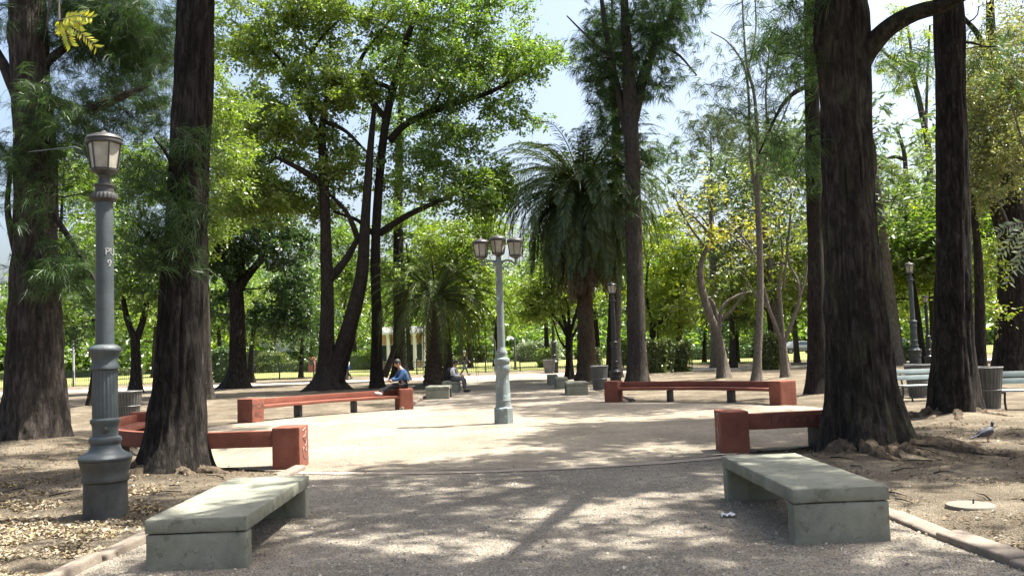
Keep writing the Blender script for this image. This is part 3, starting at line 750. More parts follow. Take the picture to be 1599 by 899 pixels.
T21 = make_tree('bare_tree', 'tall straight thin tree with grey bark and airy top against the bright sky', 'tree',
    [(1181, 597, 17), (1184, 540, 13), (1187, 460, 12), (1186, 380, 11), (1183, 300, 10), (1184, 240, 8), (1178, 150, 6), (1166, 100, 5), (1160, 20, 3), (1158, -60, 2)],
    limbs=[[(1183, 320, 7), (1172, 240, 5), (1166, 120, 4), (1140, 70, 2.5), (1110, 50, 1.5)], [(1184, 300, 6), (1198, 230, 4), (1196, 140, 3), (1205, 50, 2)], [(1168, 110, 3), (1180, 50, 2.5), (1178, -20, 2)],
           [(1184, 250, 4), (1215, 200, 3), (1240, 140, 2)], [(1178, 200, 3), (1150, 190, 2.5), (1100, 180, 1.5)]],
    crowns=[(1140, 205, 0, 60, 30, 1.4, 16), (1205, 230, 0, 40, 30, 1.2, 10), (1110, 210, 0, 40, 25, 1.2, 9), (1150, 120, 0, 60, 60, 1.4, 8), (1185, 40, 0, 60, 60, 1.4, 8)],
    bark='bark_pale', leaf='needle_pale', kind='needle', seed=32, n=10, dens=1.6, tufts=8, spread=.5, L=.5, Wd=.02, rmax=.03, wob=.18, step=.3, r_tip=.006)
T22 = make_tree('bare_tree', 'vase-shaped bare tree with several pale stems next to the slim straight trunk', 'tree',
    [(1227, 592, 17), (1225, 570, 13), (1223, 545, 13), (1222, 530, 12)],
    limbs=[[(1221, 535, 8), (1212, 510, 7), (1200, 480, 6), (1190, 440, 5), (1178, 400, 4), (1160, 370, 3), (1130, 340, 2)], [(1223, 535, 7), (1220, 490, 6), (1217, 440, 5), (1222, 400, 3.5), (1216, 340, 2.5)],
           [(1224, 535, 7), (1238, 500, 6), (1248, 470, 5), (1246, 440, 4), (1232, 410, 3.5), (1228, 370, 3)], [(1248, 465, 5), (1256, 440, 4), (1262, 400, 2.5)], [(1224, 450, 4), (1235, 300, 3), (1210, 260, 2)], [(1200, 480, 5), (1180, 460, 3.5), (1160, 430, 2)]],
    crowns=[(1205, 300, 0, 45, 60, 1.6, 16), (1230, 370, 0, 40, 35, 1.2, 12), (1170, 410, 0, 35, 30, 1.2, 8), (1190, 280, 0, 60, 50, 1.6, 10)],
    bark='bark_pale', leaf='leaf_yellow', seed=33, n=18, dens=1.2, spread=.42, L=.17, Wd=.08, rmax=.035, wob=.22, step=.25)
T24 = make_tree('broadleaf_tree', 'low spreading tree with black forked stem and bright green leaves right of the grey trunk', 'tree',
    [(1017, 575, 13), (1018, 545, 11), (1019, 520, 12), (1020, 508, 12)],
    limbs=[[(1020, 512, 8), (1040, 492, 6), (1058, 465, 5), (1072, 440, 4), (1090, 415, 3)], [(1019, 510, 7), (1012, 480, 5), (1009, 450, 4), (1012, 410, 3)], [(1060, 462, 4), (1050, 430, 3), (1020, 428, 2)]],
    crowns=[(1050, 450, 0, 50, 45, 2.5, 60), (1030, 380, 0, 40, 50, 2.2, 40), (1080, 400, 1, 45, 40, 2.4, 34), (1040, 500, 0, 40, 20, 2, 18)],
    bark='bark_dark', leaf='leaf_lime', seed=34, n=130, dens=1.3, spread=.5, L=.19, Wd=.09, rmax=.06, step=.35)
T25 = make_tree('broadleaf_tree', 'low dark tree with fanned stems beside the foot of the big palm', 'tree',
    [(890, 592, 16), (889, 560, 12), (889, 535, 13), (889, 520, 13)],
    limbs=[[(888, 530, 6), (878, 510, 5), (862, 490, 4), (840, 478, 3), (822, 476, 2)], [(888, 525, 6), (880, 495, 5), (872, 470, 4), (860, 445, 3)], [(889, 520, 6), (888, 490, 5), (884, 460, 3)], [(890, 520, 6), (898, 495, 5), (905, 470, 3)], [(890, 530, 5), (900, 515, 4), (910, 490, 3)], [(886, 545, 4), (874, 530, 3), (864, 500, 2.5)]],
    crowns=[(850, 460, 0, 50, 25, 2.2, 40), (880, 435, 0, 45, 30, 2, 34), (835, 490, 1, 30, 15, 1.4, 10), (912, 460, 0, 20, 25, 1.2, 8)],
    bark='bark_dark', leaf='leaf_light', seed=35, n=120, dens=1.4, spread=.45, L=.17, Wd=.085, rmax=.04, step=.3)
T6 = make_tree('broadleaf_tree', 'huge dark bole at the right picture edge under russet foliage', 'tree',
    [(1582, 598, 66), (1583, 560, 64), (1584, 480, 58), (1584, 400, 54), (1582, 330, 50), (1568, 250, 36), (1556, 150, 26), (1548, 60, 18), (1545, -40, 10)],
    limbs=[[(1580, 400, 30), (1560, 340, 22, -.5), (1540, 300, 14, -1), (1515, 290, 8, -1.5)], [(1578, 330, 26), (1600, 250, 20), (1640, 150, 12)], [(1552, 130, 14), (1530, 60, 9), (1500, 20, 6), (1490, -20, 4)], [(1565, 240, 14), (1540, 210, 8, -1), (1510, 200, 5, -1.6)]],
    crowns=[(1560, 120, -2, 60, 70, 2.2, 90), (1545, 230, -3, 50, 55, 1.6, 70), (1590, 200, -2, 60, 110, 2.2, 70), (1590, 40, -1, 70, 60, 2.5, 36), (1525, 300, -3, 30, 25, 1, 14), (1530, 160, -3, 35, 50, 1.2, 22)],
    bark='bark_dark', leaf='leaf_brown', seed=36, flare=.5, sides=36, n=110, dens=1.0, spread=.4, L=.11, Wd=.05, rmax=.05, step=.25)
T7 = make_tree('broadleaf_tree', 'narrow dark trunk standing between the straight dark trunk and the huge bole', 'tree',
    [(1533, 608, 24), (1532, 560, 19), (1530, 480, 17), (1527, 400, 15), (1520, 330, 11), (1510, 260, 7)],
    crowns=[(1530, 420, 1, 25, 40, 1.2, 12), (1520, 300, 1, 30, 40, 1.4, 14), (1545, 480, 2, 20, 40, 1, 6)],
    bark='bark_brown', leaf='leaf_yellow', seed=37, n=60, spread=.4, L=.14, Wd=.06, step=.3)
T23 = make_tree('broadleaf_tree', 'crooked branching tree with lime green leaves between the two dark right trunks', 'tree',
    [(1462, 560, 20), (1459, 480, 17), (1452, 410, 15), (1440, 350, 13), (1428, 310, 11), (1416, 285, 9), (1412, 240, 8), (1400, 200, 5)],
    limbs=[[(1418, 288, 8), (1395, 272, 6), (1375, 262, 5), (1366, 266, 3)], [(1414, 250, 7), (1395, 245, 5), (1370, 255, 3)], [(1455, 420, 12), (1452, 260, 10), (1440, 180, 9), (1420, 110, 7), (1390, 90, 5), (1368, 70, 3)], [(1440, 180, 6), (1428, 120, 5), (1420, 60, 4), (1412, 10, 2)], [(1446, 200, 5), (1448, 120, 4), (1452, 40, 3)]],
    crowns=[(1410, 340, 0, 50, 50, 2, 44), (1420, 430, 1, 45, 45, 2, 44), (1390, 280, 0, 35, 35, 1.4, 16), (1440, 240, 0, 35, 40, 1.6, 10), (1420, 120, 0, 50, 60, 2, 16), (1400, 480, 1, 35, 25, 1.4, 14), (1440, 30, 0, 60, 50, 2, 12)],
    bark='bark_grey', leaf='leaf_lime', seed=38, n=130, dens=1.5, spread=.42, L=.15, Wd=.075, rmax=.05, step=.3)

# --- palms
def frond(rng, o, az, el, L, droop, nl, ll, lw, thin=1.0):
    """one pinnate frond: returns rachis points and leaflet quads"""
    d = np.array([math.cos(az) * math.cos(el), math.sin(az) * math.cos(el), math.sin(el)])
    hz = np.array([math.cos(az), math.sin(az), 0])
    side = np.array([-math.sin(az), math.cos(az), 0])
    p = np.array(o, dtype=float); pts = [p.copy()]; dirs = []
    e = el; k = 16
    for i in range(k):
        e = e - droop / k * (1 + 1.2 * i / k)
        e = max(e, -1.5)
        dd = hz * math.cos(e) + np.array([0, 0, 1]) * math.sin(e)
        dirs.append(dd); p = p + dd * L / k; pts.append(p.copy())
    pts = np.array(pts); dirs = np.array(dirs)
    u = np.repeat(np.linspace(.12, .99, nl), 2); sg = np.tile([1., -1.], nl)
    idx = np.minimum((u * k).astype(int), k - 1); fr = u * k - idx
    pos = pts[idx] + dirs[idx] * (L / k) * fr[:, None]
    upv = np.cross(dirs[idx], side); upv[:] = np.where((upv[:, 2:3] < 0), -upv, upv)
    ld = dirs[idx] * .75 + side * sg[:, None] * .8 + upv * .12 + rng.normal(size=(len(u), 3)) * .12 + np.array([0, 0, -.18])
    ld = unit(ld); le = ll * np.sin(np.clip(u * 1.05 + .08, 0, 1) * PI) ** .5 * rng.uniform(.8, 1.1, len(u))
    sd = unit(np.cross(ld, upv + rng.normal(size=(len(u), 3)) * .3)) * lw * .5
    tip = pos + ld * le[:, None] + np.array([0, 0, -1]) * (le * .18)[:, None]
    mid = pos + ld * le[:, None] * .5
    V = np.stack([pos - sd * .4, mid - sd, tip, mid + sd], axis=1).reshape(-1, 3)
    return pts, (V, np.arange(len(u) * 4).reshape(-1, 4))

def make_palm(label, base_px, top_px, wpx, nf, L, drp, leaf, seed, els=(1.4, -.3), dead=0, nl=55, ll=.5, lw=.03, skirt=None, group=None, rs=.035):
    rng = np.random.default_rng(seed)
    b = G(*base_px); Y = b.y; top = P(top_px[0], top_px[1], Y); r = wpx * .5 * mpp(Y)
    t = thing('palm_tree', label, 'palm', b, group)
    mb = MB()
    pts = [Vector((b.x, b.y, -.1)), b.lerp(top, .35), b.lerp(top, .7), top]
    P2, R2 = spline(pts, [r * 1.35, r, r, r * 1.25], 60)
    def rf(i, th): return 1 + .09 * math.sin(i * 2.1 + 3 * th) + .1 * noise.noise(Vector((math.cos(th) * 4, math.sin(th) * 4, i * .9))) + (.5 if i < 5 else 0) * math.exp(-i / 2)
    mb.tube(P2, R2, 20, True, rf)
    mb.build('trunk', M['palm_bark'], t, True, sharp=R(80))
    rb = MB(); parts = []
    for i in range(nf):
        u = i / (nf - 1)
        az = i * 2.39996 + rng.uniform(-.2, .2); el = els[0] + (els[1] - els[0]) * u ** .8 + rng.uniform(-.12, .12)
        o = np.array(top) + np.array([math.cos(az), math.sin(az), 0]) * r * .8 + np.array([0, 0, .5 * (1 - u)])
        pr, q = frond(rng, o, az, el, L * rng.uniform(.85, 1.1), drp * (.72 + .5 * u) * rng.uniform(.85, 1.15), nl, ll, lw)
        parts.append(q); rb.tube([Vector(x) for x in pr[::2]], list(np.linspace(rs, rs * .2, len(pr[::2]))), 4)
    leaf_obj('crown', parts, M[leaf], t)
    rb.build('frond_stems', M[leaf if dead == 0 else 'frond_light'], t)
    if dead:
        parts = []
        for i in range(dead):
            az = i * 2.39996 + 1; el = rng.uniform(-.9, -.1)
            o = np.array(top) + np.array([math.cos(az), math.sin(az), 0]) * r * 1.0 + np.array([0, 0, rng.uniform(-2.4, -.2)])
            pr, q = frond(rng, o, az, el, skirt * rng.uniform(.7, 1.1), 2.2, 40, .35, .045)
            parts.append(q)
        leaf_obj('dead_skirt', parts, M['frond_dead'], t)
    TREE_BASES.append((b.x, b.y, .25, .9))
    return t
make_palm('big shaggy palm with a brown skirt of dead fronds right of the triple lamp', (917, 598), (909, 312), 25, 210, 5.2, 1.65, 'frond', 41, els=(1.5, -.45), dead=150, nl=80, ll=.6, lw=.04, skirt=3.3)
make_palm('shorter palm with thin feathery fronds left of the triple lamp', (677, 606), (680, 470), 26, 70, 4.2, 1.5, 'frond_light', 42, els=(1.4, -.25), dead=0, nl=60, ll=.45, lw=.028)
make_palm('distant pale feathery palm on the lawn left of the triple lamp', (748, 566), (748, 535), 9, 34, 3.2, 1.9, 'frond_light', 43, els=(1.4, -.3), dead=0, nl=34, ll=.5, lw=.05)
make_palm('distant slim palm with greyish head above the pale shrubs', (832, 560), (823, 500), 7, 34, 3.2, 2.2, 'frond_light', 44, els=(1.3, -.5), dead=0, nl=30, ll=.5, lw=.06)
tt = make_tree('broadleaf_tree', 'rough trunk hidden behind the shorter feathery palm', 'tree',
    [(702, 598, 20), (700, 570, 17), (698, 530, 15), (696, 480, 12), (694, 430, 7)],
    crowns=[(715, 440, 0, 55, 35, 2.2, 46), (700, 380, 0, 60, 40, 2.5, 44), (730, 490, 0, 40, 30, 1.8, 34), (760, 350, 1, 45, 40, 2, 22)], bark='bark_grey', leaf='leaf_light', seed=45, n=130, dens=1.3, spread=.5, L=.19, Wd=.09, step=.4)
tt = make_tree('broadleaf_tree', 'thin trunk beside the far walker in white, left of centre', 'tree',
    [(538, 593, 11), (538, 560, 8), (538, 500, 7), (540, 430, 4)],
    crowns=[(545, 430, 0, 40, 40, 2.4, 34), (530, 380, 0, 50, 40, 2.4, 26)], bark='bark_dark', leaf='leaf_mid', seed=46, n=120, dens=1.3, spread=.6, L=.22, Wd=.11, step=.5)

# --- individual trees of the background, copies of a few grown ones
def proto_tree(seed, h, cw, ch, leaf, bark, n=60, k=90, L=.26, Wd=.13, spread=.7, fork=.35, r=.18):
    rng = np.random.default_rng(seed)
    t = bpy.data.objects.new('broadleaf_tree', None); COL.objects.link(t)
    mb = MB(); lean = rng.uniform(-.05, .05, 2) * h
    P2, R2 = trunk_tube(mb, [Vector((0, 0, -.1)), Vector((lean[0] * .3, lean[1] * .3, h * .25)), Vector((lean[0], lean[1], h * .6)), Vector((lean[0] * 1.5, lean[1], h * .9))], [r * 1.2, r, r * .6, .03], seed, .5, 5, 14, .4)
    nodes = [(p, q) for p, q in zip(P2, R2) if p.z > h * fork * .7]
    c = []
    for i in range(5):
        a = rng.uniform(0, 2 * PI); q = rng.uniform(.2, .6)
        c.append(ell_points(rng, (math.cos(a) * cw * q, math.sin(a) * cw * q, h * rng.uniform(fork + .12, .85)), (cw * .6, cw * .6, ch * .32), k // 5, 2.4))
    c = np.concatenate(c)
    lb = MB(); grow(lb, nodes, c, rng, .1, .012, 4)
    mb.add(lb.v, lb.f); mb.build('trunk', M[bark], t, True, sharp=R(80))
    leaf_obj('crown', [leaf_quads(rng, c, n, spread, L, Wd)], M[leaf], t)
    return t
protos = {
    'light': proto_tree(61, 9, 3.6, 7, 'leaf_light', 'bark_brown', 70, 100),
    'mid': proto_tree(62, 11, 4.2, 8, 'leaf_mid', 'bark_brown', 70, 120),
    'dark': proto_tree(63, 10, 4.0, 9, 'leaf_dark', 'bark_dark', 75, 120, fork=.2),
    'yellow': proto_tree(64, 8, 3.4, 5, 'leaf_yellow', 'bark_grey', 45, 80),
    'lime': proto_tree(65, 6, 2.6, 4, 'leaf_lime', 'bark_grey', 70, 70),
    'olive': proto_tree(66, 12, 4.5, 9, 'needle_pale', 'bark_pale', 40, 110, L=.3, Wd=.09),
}
used = set()
BGT = [  # px, base py, proto, scale, label
    (-30, 590, 'yellow', 1.1, 'yellowing tree beyond the left edge conifer'),
    (30, 584, 'light', 1.2, 'pale green tree glimpsed past the left side of the rugged conifer'),
    (120, 583, 'light', 1.0, 'light green tree behind the pale post at far left'),
    (165, 588, 'mid', 1.2, 'mid green tree directly behind the near left lamp post'),
    (240, 590, 'light', 1.2, 'leafy tree behind the left flank of the tall dark conifer'),
    (300, 586, 'mid', 1.1, 'mid green tree hidden behind the tall dark conifer'),
    (345, 584, 'mid', 1.25, 'tall leafy tree behind the thick pollarded trunk'),
    (425, 581, 'light', 1.2, 'pale green tree over the white house'),
    (470, 590, 'dark', .8, 'dark drooping tree left of the two-stemmed tree'),
    (555, 578, 'light', 1.1, 'light green lawn tree seen between the two-stemmed tree and slender leaning tree'),
    (640, 578, 'mid', 1.2, 'green tree in front of the ochre pavilion'),
    (735, 575, 'mid', 1.1, 'leafy tree right of the shorter palm'),
    (775, 572, 'light', 1.3, 'tall light tree behind the triple lamp'),
    (812, 562, 'lime', .7, 'small lime green tree on the lawn right of the triple lamp'),
    (855, 572, 'mid', 1.1, 'green tree behind the dark tree with fanned stems'),
    (935, 570, 'light', 1.2, 'light tree behind the big palm trunk'),
    (1060, 572, 'lime', 1.3, 'bright green tree behind the clipped column shrubs'),
    (1100, 566, 'dark', .8, 'dark evergreen behind the crooked pale tree'),
    (1152, 566, 'dark', .75, 'dark evergreen between the crooked pale tree and tall thin tree'),
    (1145, 574, 'yellow', 1.0, 'yellow tinged tree behind the crooked pale tree'),
    (1210, 572, 'yellow', 1.1, 'yellowish tree behind the vase-shaped bare tree'),
    (1245, 566, 'olive', .9, 'olive tree behind the slim straight trunk'),
    (1310, 566, 'mid', 1.0, 'green tree masked by the massive forked trunk'),
    (1405, 565, 'light', 1.2, 'light green tree behind the two lamps at right'),
    (1440, 568, 'mid', 1.1, 'mid green tree behind the straight dark trunk'),
    (1520, 566, 'light', 1.1, 'light tree behind the narrow dark trunk'),
    (1570, 563, 'mid', 1.1, 'green tree behind the huge bole'),
    (1640, 575, 'mid', 1.2, 'tree beyond the right picture edge'),
    (1118, 574, 'olive', 1.4, 'airy olive tree filling the sky behind the crooked pale tree'),
    (1222, 573, 'olive', 1.5, 'airy olive tree rising behind the vase-shaped bare tree'),
    (1400, 570, 'olive', 1.6, 'airy olive tree in the gap between the two dark right trunks'),
    (75, 592, 'mid', 1.3, 'dense tree closing the gap right of the rugged conifer'),
    (205, 583, 'mid', 1.5, 'tall green tree above the dark forked tree'),
    (275, 580, 'light', 1.5, 'tall light tree behind the upper part of the tall dark conifer'),
    (385, 578, 'mid', 1.55, 'tall green tree above the small dark young tree'),
    (450, 576, 'light', 1.6, 'tall pale tree rising behind the two-stemmed tree crown'),
    (530, 575, 'mid', 1.55, 'tall dark-leaved tree behind the lower stems of the two-stemmed tree'),
    (600, 574, 'light', 1.55, 'tall pale tree between the slender leaning tree and creeper-wrapped tree'),
    (680, 573, 'mid', 1.5, 'tall tree standing above the shorter palm'),
    (985, 570, 'mid', 1.0, 'green tree right behind the grey trunk'),
    (1030, 568, 'light', 1.1, 'light tree behind the low spreading tree'),
    (1185, 566, 'light', .85, 'light low tree behind the tall thin tree'),
    (1275, 565, 'light', 1.0, 'light tree left of the massive forked trunk, far off'),
    (1370, 563, 'lime', 1.7, 'lime green tree emerging right of the massive forked trunk'),
    (1490, 563, 'lime', 1.6, 'lime green tree behind the right park benches'),
    (10, 575, 'yellow', 1.3, 'yellowing far tree at the extreme left edge'),
]
for i, (px, py, kd, sc, lab) in enumerate(BGT):
    o = protos[kd] if kd not in used else copy_tree(protos[kd])
    used.add(kd)
    b = G(px, py); o.location = b; o.rotation_euler = (0, 0, i * 1.37); o.scale = (sc, sc, sc * (1 + .1 * math.sin(i)))
    tag(o, lab, 'tree', 'background trees of the park')

# --- far wood that reads as one mass
rng = np.random.default_rng(99)
cl = []
for i in range(420):
    x = rng.uniform(-130, 130); y = rng.uniform(120, 165) ; hh = rng.uniform(9, 17) * (1.0 if x < 8 else .8)
    cl.append(ell_points(rng, (x, y, hh * .5), (3.5, 3.5, hh * .5), 14, 2.5))
for i in range(260):
    x = rng.uniform(-130, 130); y = rng.uniform(119, 126); hh = rng.uniform(2.5, 6)
    cl.append(ell_points(rng, (x, y, hh * .5), (3.0, 1.5, hh * .5), 12, 2.5))
cl = np.concatenate(cl); cl[:, 2] = np.maximum(cl[:, 2], .4)
o = leaf_obj('distant_wood', [leaf_quads(rng, cl, 14, 1.1, .9, .5)], M['leaf_mid'])
tag(o, 'far belt of green trees closing the park', None, None, 'stuff')

# --- unseen foliage added round and behind the viewpoint to dim skylight on the foreground
rng = np.random.default_rng(101)
cl = []
for i in range(46):
    a = rng.uniform(R(54), R(306)); d_ = rng.uniform(13, 26)
    x, y = d_ * math.sin(a), d_ * math.cos(a)
    cl.append(ell_points(rng, (x, y, rng.uniform(5, 10)), (3.2, 3.2, 4.0), 12, 2.5))
cl = np.concatenate(cl)
o = leaf_obj('unseen_shade_wood', [leaf_quads(rng, cl, 40, .9, .5, .28)], M['leaf_dark'])
tag(o, 'unseen leafy wood added around the viewpoint to shade the foreground', None, None, 'stuff')

# --- yellow sprigs hanging in the frame
def sprig(label, root_px, tips, Y, leaf, seed, LL=.13, n=9, up=260):
    rng = np.random.default_rng(seed)
    t = thing('leafy_sprig', label, 'sprig', P(root_px[0], root_px[1], Y))
    mb = MB(); parts = []
    a = P(root_px[0], root_px[1], Y); top = P(root_px[0] - 30, root_px[1] - up, Y + .3)
    ps, rs = spline([top, top.lerp(a, .5) + Vector((.1, 0, 0)), a], [.018, .014, .010], 14); mb.tube(ps, rs, 6)
    for tp in tips:
        b = P(tp[0], tp[1], Y + rng.uniform(-.15, .15)); mid = a.lerp(b, .5) + Vector((0, 0, .04))
        ps, rs = spline([a, mid, b], [.005, .004, .002], 2 * n)
        mb.tube(ps, rs, 4)
        for i in range(3, 2 * n):
            p = np.array(ps[i]); d = np.array((b - a).normalized())
            for sg in (1, -1):
                s = np.cross(d, np.array([0, -1, .3])); s = s / np.linalg.norm(s)
                dd = d * .55 + s * sg * .8 + np.array([0, 0, -.15]) + rng.normal(size=3) * .12; dd /= np.linalg.norm(dd)
                wv = np.cross(dd, np.array([0, -1, 0.2]) + rng.normal(size=3) * .25); wv = wv / np.linalg.norm(wv) * LL * .16
                tip = p + dd * LL; m_ = p + dd * LL * .5
                parts.append((np.array([p, m_ + wv, tip, m_ - wv]), np.array([[0, 1, 2, 3]])))
    mb.build('twig', M['bark_pale'], t); leaf_obj('leaves', parts, M[leaf], t)
sprig('sunlit yellow-green feathery leaf sprig hanging in front of the left edge conifer', (92, 32), [(142, 28), (150, 74), (110, 70), (95, 52), (128, 40)], 10.0, 'sprig', 3, .095, 8)
sprig('pale glinting leaf spray hanging before the huge bole at the right edge', (1610, 345), [(1560, 362), (1565, 395), (1590, 420), (1575, 440)], 15, 'leaf_silver', 4, .14, 6, 180)

# ------------------------------------------------------------------ hedges and shrubs
def hedge(name, label, cat, px0, px1, py_base, h, depth, leaf, seed, n=900, blossom=None, L=.16, rnd=.0, group=None):
    rng = np.random.default_rng(seed)
    a, b = G(px0, py_base), G(px1, py_base); c = (a + b) / 2; wd = (b - a).length
    t = thing(name, label, cat, c, group)
    k = n
    q = rng.uniform(-1, 1, (k, 3)); ax = rng.integers(0, 3, k)
    q[np.arange(k), ax] = np.sign(q[np.arange(k), ax]) * rng.uniform(.75, 1.0, k)
    if rnd: q = q / np.maximum(1, np.linalg.norm(q, axis=1, keepdims=True) ** rnd)
    pos = np.array(c) + np.stack([q[:, 0] * wd / 2, q[:, 1] * depth / 2, (q[:, 2] * .5 + .5) * h], axis=1)
    parts = [leaf_quads(rng, pos, 6, .1, L, L * .55, .1)]
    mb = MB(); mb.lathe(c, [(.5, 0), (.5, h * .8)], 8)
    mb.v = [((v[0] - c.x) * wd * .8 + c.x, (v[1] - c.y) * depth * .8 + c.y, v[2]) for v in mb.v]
    leaf_obj('foliage', parts, M[leaf], t)
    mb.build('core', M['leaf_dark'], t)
    if blossom:
        pos2 = pos[pos[:, 2] > h * .45]
        leaf_obj('blossoms', [leaf_quads(rng, pos2, 4, .12, .14, .12, 0)], M[blossom], t)
    return t
hedge('clipped_shrub', 'squat clipped shrub nearest the grey trunk at right', 'shrub', 1013, 1034, 582, 1.9, 1.2, 'hedge', 1, 500)
hedge('clipped_shrub', 'slim shrub touching the squat clipped shrub on its right side', 'shrub', 1036, 1045, 581, 1.9, .8, 'hedge', 2, 260)
hedge('clipped_shrub', 'lone narrow column shrub right of the squat clipped pair', 'shrub', 1057, 1073, 580, 1.7, .9, 'hedge', 3, 360)
hedge('rounded_shrub', 'rounded olive shrub between the tall thin tree and the vase-shaped tree', 'shrub', 1186, 1214, 577, 2.1, 1.8, 'hedge', 4, 700, rnd=.6)
hedge('long_hedge', 'long dark hedge behind the crooked pale tree', 'hedge', 1075, 1172, 561, 1.3, 1.4, 'leaf_dark', 5, 1500)
hedge('flower_hedge', 'hedge full of orange blossoms behind the standing walker', 'hedge', 704, 733, 567, 1.2, 1.2, 'hedge', 6, 600, 'blossom')
hedge('flower_hedge', 'smaller orange flowering hedge just left of the triple lamp', 'hedge', 748, 770, 563, 1.0, 1.2, 'hedge', 7, 400, 'blossom')
hedge('flower_hedge', 'low hedge with a few orange flowers right of the triple lamp', 'hedge', 797, 815, 561, 1.0, 1.2, 'hedge', 8, 300)
hedge('clipped_hedge', 'clipped green hedge on the lawn beside the two-stemmed tree', 'hedge', 436, 479, 581, 1.2, 1.2, 'hedge', 9, 900)
hedge('rounded_shrub', 'silvery grey rounded shrub right of the thick pollarded trunk', 'shrub', 396, 418, 582, 2.6, 2.2, 'leaf_silver', 10, 700, rnd=.8)
hedge('rounded_shrub', 'golden green shrub left of the clipped lawn hedge', 'shrub', 415, 434, 582, 2.4, 1.6, 'hedge', 11, 500, rnd=.8)
hedge('rounded_shrub', 'wide pale shrub beyond the railing right of the lime tree', 'shrub', 826, 858, 565, 2.6, 2.4, 'leaf_silver', 12, 900, rnd=.8)
hedge('rounded_shrub', 'pale shrub partly covered by the wide pale shrub', 'shrub', 816, 834, 563, 2.0, 2, 'leaf_light', 13, 500, rnd=.8)
hedge('rounded_shrub', 'dark low shrub under the pollarded trunk on its left side', 'shrub', 340, 358, 597, 2.6, 1.6, 'leaf_dark', 14, 500, rnd=.8)
hedge('rounded_shrub', 'spiky green bush above the far litter basket', 'shrub', 846, 862, 574, 1.6, 1, 'leaf_light', 15, 300, rnd=.5)
hedge('clipped_shrub', 'small clipped bush right behind the big palm trunk', 'shrub', 927, 936, 580, 1.5, .8, 'hedge', 16, 250)
hedge('long_hedge', 'green hedge in front of the ochre pavilion', 'hedge', 575, 668, 573, 1.0, 1.2, 'hedge', 19, 1500)
hedge('rounded_shrub', 'round leafy shrub on the lawn right of the two-stemmed tree', 'shrub', 547, 572, 578, 1.9, 1.8, 'leaf_mid', 20, 700, rnd=.8)
hedge('rounded_shrub', 'wide dark shrub behind the dark forked tree at left', 'shrub', 160, 206, 580, 2.4, 2.2, 'leaf_dark', 21, 1200, rnd=.8)
hedge('rounded_shrub', 'leafy shrub seen right between the tall dark conifer and the pollarded trunk', 'shrub', 325, 341, 580, 2.2, 2.0, 'leaf_mid', 22, 700, rnd=.8)
hedge('rounded_shrub', 'round green shrub beyond the railing right of the big palm', 'shrub', 975, 1003, 570, 2.2, 2.2, 'leaf_mid', 23, 800, rnd=.8)
hedge('long_hedge', 'dark low hedge behind the pair of lamps at the right', 'hedge', 1395, 1452, 563, 1.2, 1.2, 'leaf_dark', 17, 800)
hedge('long_hedge', 'green hedge behind the left railing near the pale post', 'hedge', 0, 110, 592, 1.0, 1.0, 'hedge', 18, 1200)

# ------------------------------------------------------------------ paths, plaza, kerbs
kl = [G(-150, 1060), G(110, 901), G(222, 851), G(330, 800), G(478, 733)]
kr = [G(1900, 1010), G(1604, 893), G(1425, 826), G(1280, 768), G(1128, 716)]
build_lines = (kl, kr)
def path_edges(y):
    def at(k):
        pts = sorted(((p.y, p.x) for p in k))
        if y <= pts[0][0]: return pts[0][1]
        for (a, b), (c, d) in zip(pts, pts[1:]):
            if y <= c: return b + (d - b) * (y - a) / (c - a)
        return pts[-1][1]
    return at(kl), at(kr)
build_ground()
nearL = [(kl[0].x - .5, 2.0)] + [(p.x, p.y) for p in kl] + [(kl[-1].x, 15.2)]
nearR = [(kr[0].x + .5, 2.0)] + [(p.x, p.y) for p in kr] + [(kr[-1].x, 15.2)]
strip_sheet('gravel_path', nearL, nearR, .002, M['gravel'], .05, 3)
farL = [(-3.3, 26.5), (-3.3, 35), (-3.2, 45), (-3.4, 58)]
farR = [(3.4, 26.5), (3.3, 35), (3.4, 45), (3.5, 58)]
strip_sheet('far_path', farL, farR, .002, M['gravel'], .1, 5)
strip_sheet('cross_path', [(-60, 54.5), (-59.9, 57), (-59.8, 59.5)], [(60, 54.5), (60, 57), (60, 59.5)], .006, M['dust'], .1, 6)
# plaza
V = [(CX, CY, .008)]; Fc = []
nn_ = 360
for i in range(nn_):
    a = 2 * PI * i / nn_; k = 1 + .02 * noise.noise(Vector((math.cos(a) * 6, math.sin(a) * 6, 1))) + .012 * noise.noise(Vector((math.cos(a) * 25, math.sin(a) * 25, 1)))
    V.append((CX + (RX - .15) * k * math.cos(a), CY + (RY - .15) * k * math.sin(a), .008))
me = bpy.data.meshes.new('plaza'); me.from_pydata(V, [], [(0, 1 + i, 1 + (i + 1) % nn_) for i in range(nn_)])
me.materials.append(M['sand']); structure(link('plaza', me))
# flush stone edging across the mouth of the near path and the far path
def arc_pts(a0, a1, n, dr=0.0):
    return [(CX + (RX + dr) * math.cos(a0 + (a1 - a0) * i / n), CY + (RY + dr) * math.sin(a0 + (a1 - a0) * i / n)) for i in range(n + 1)]
def edging(a0, a1, wdt=.22):
    V, Fc = [], []
    n = 60
    ins, out = arc_pts(a0, a1, n, -.1), arc_pts(a0, a1, n, wdt - .1)
    for i in range(n + 1):
        ji, jo = (.05 * noise.noise(Vector((i * .5, q_, 0))) for q_ in (1, 4))
        V += [(ins[i][0], ins[i][1] + ji, .012), (out[i][0], out[i][1] + jo, .012)]
    for i in range(n): Fc.append((2 * i, 2 * i + 1, 2 * i + 3, 2 * i + 2))
    structure(link('stone_edging', np_mesh('stone_edging', V, Fc, M['pinkstone'])))
A_NL = math.atan2(G(470, 735).y - CY, (G(470, 735).x - CX))
edging(R(245), R(297), .26)

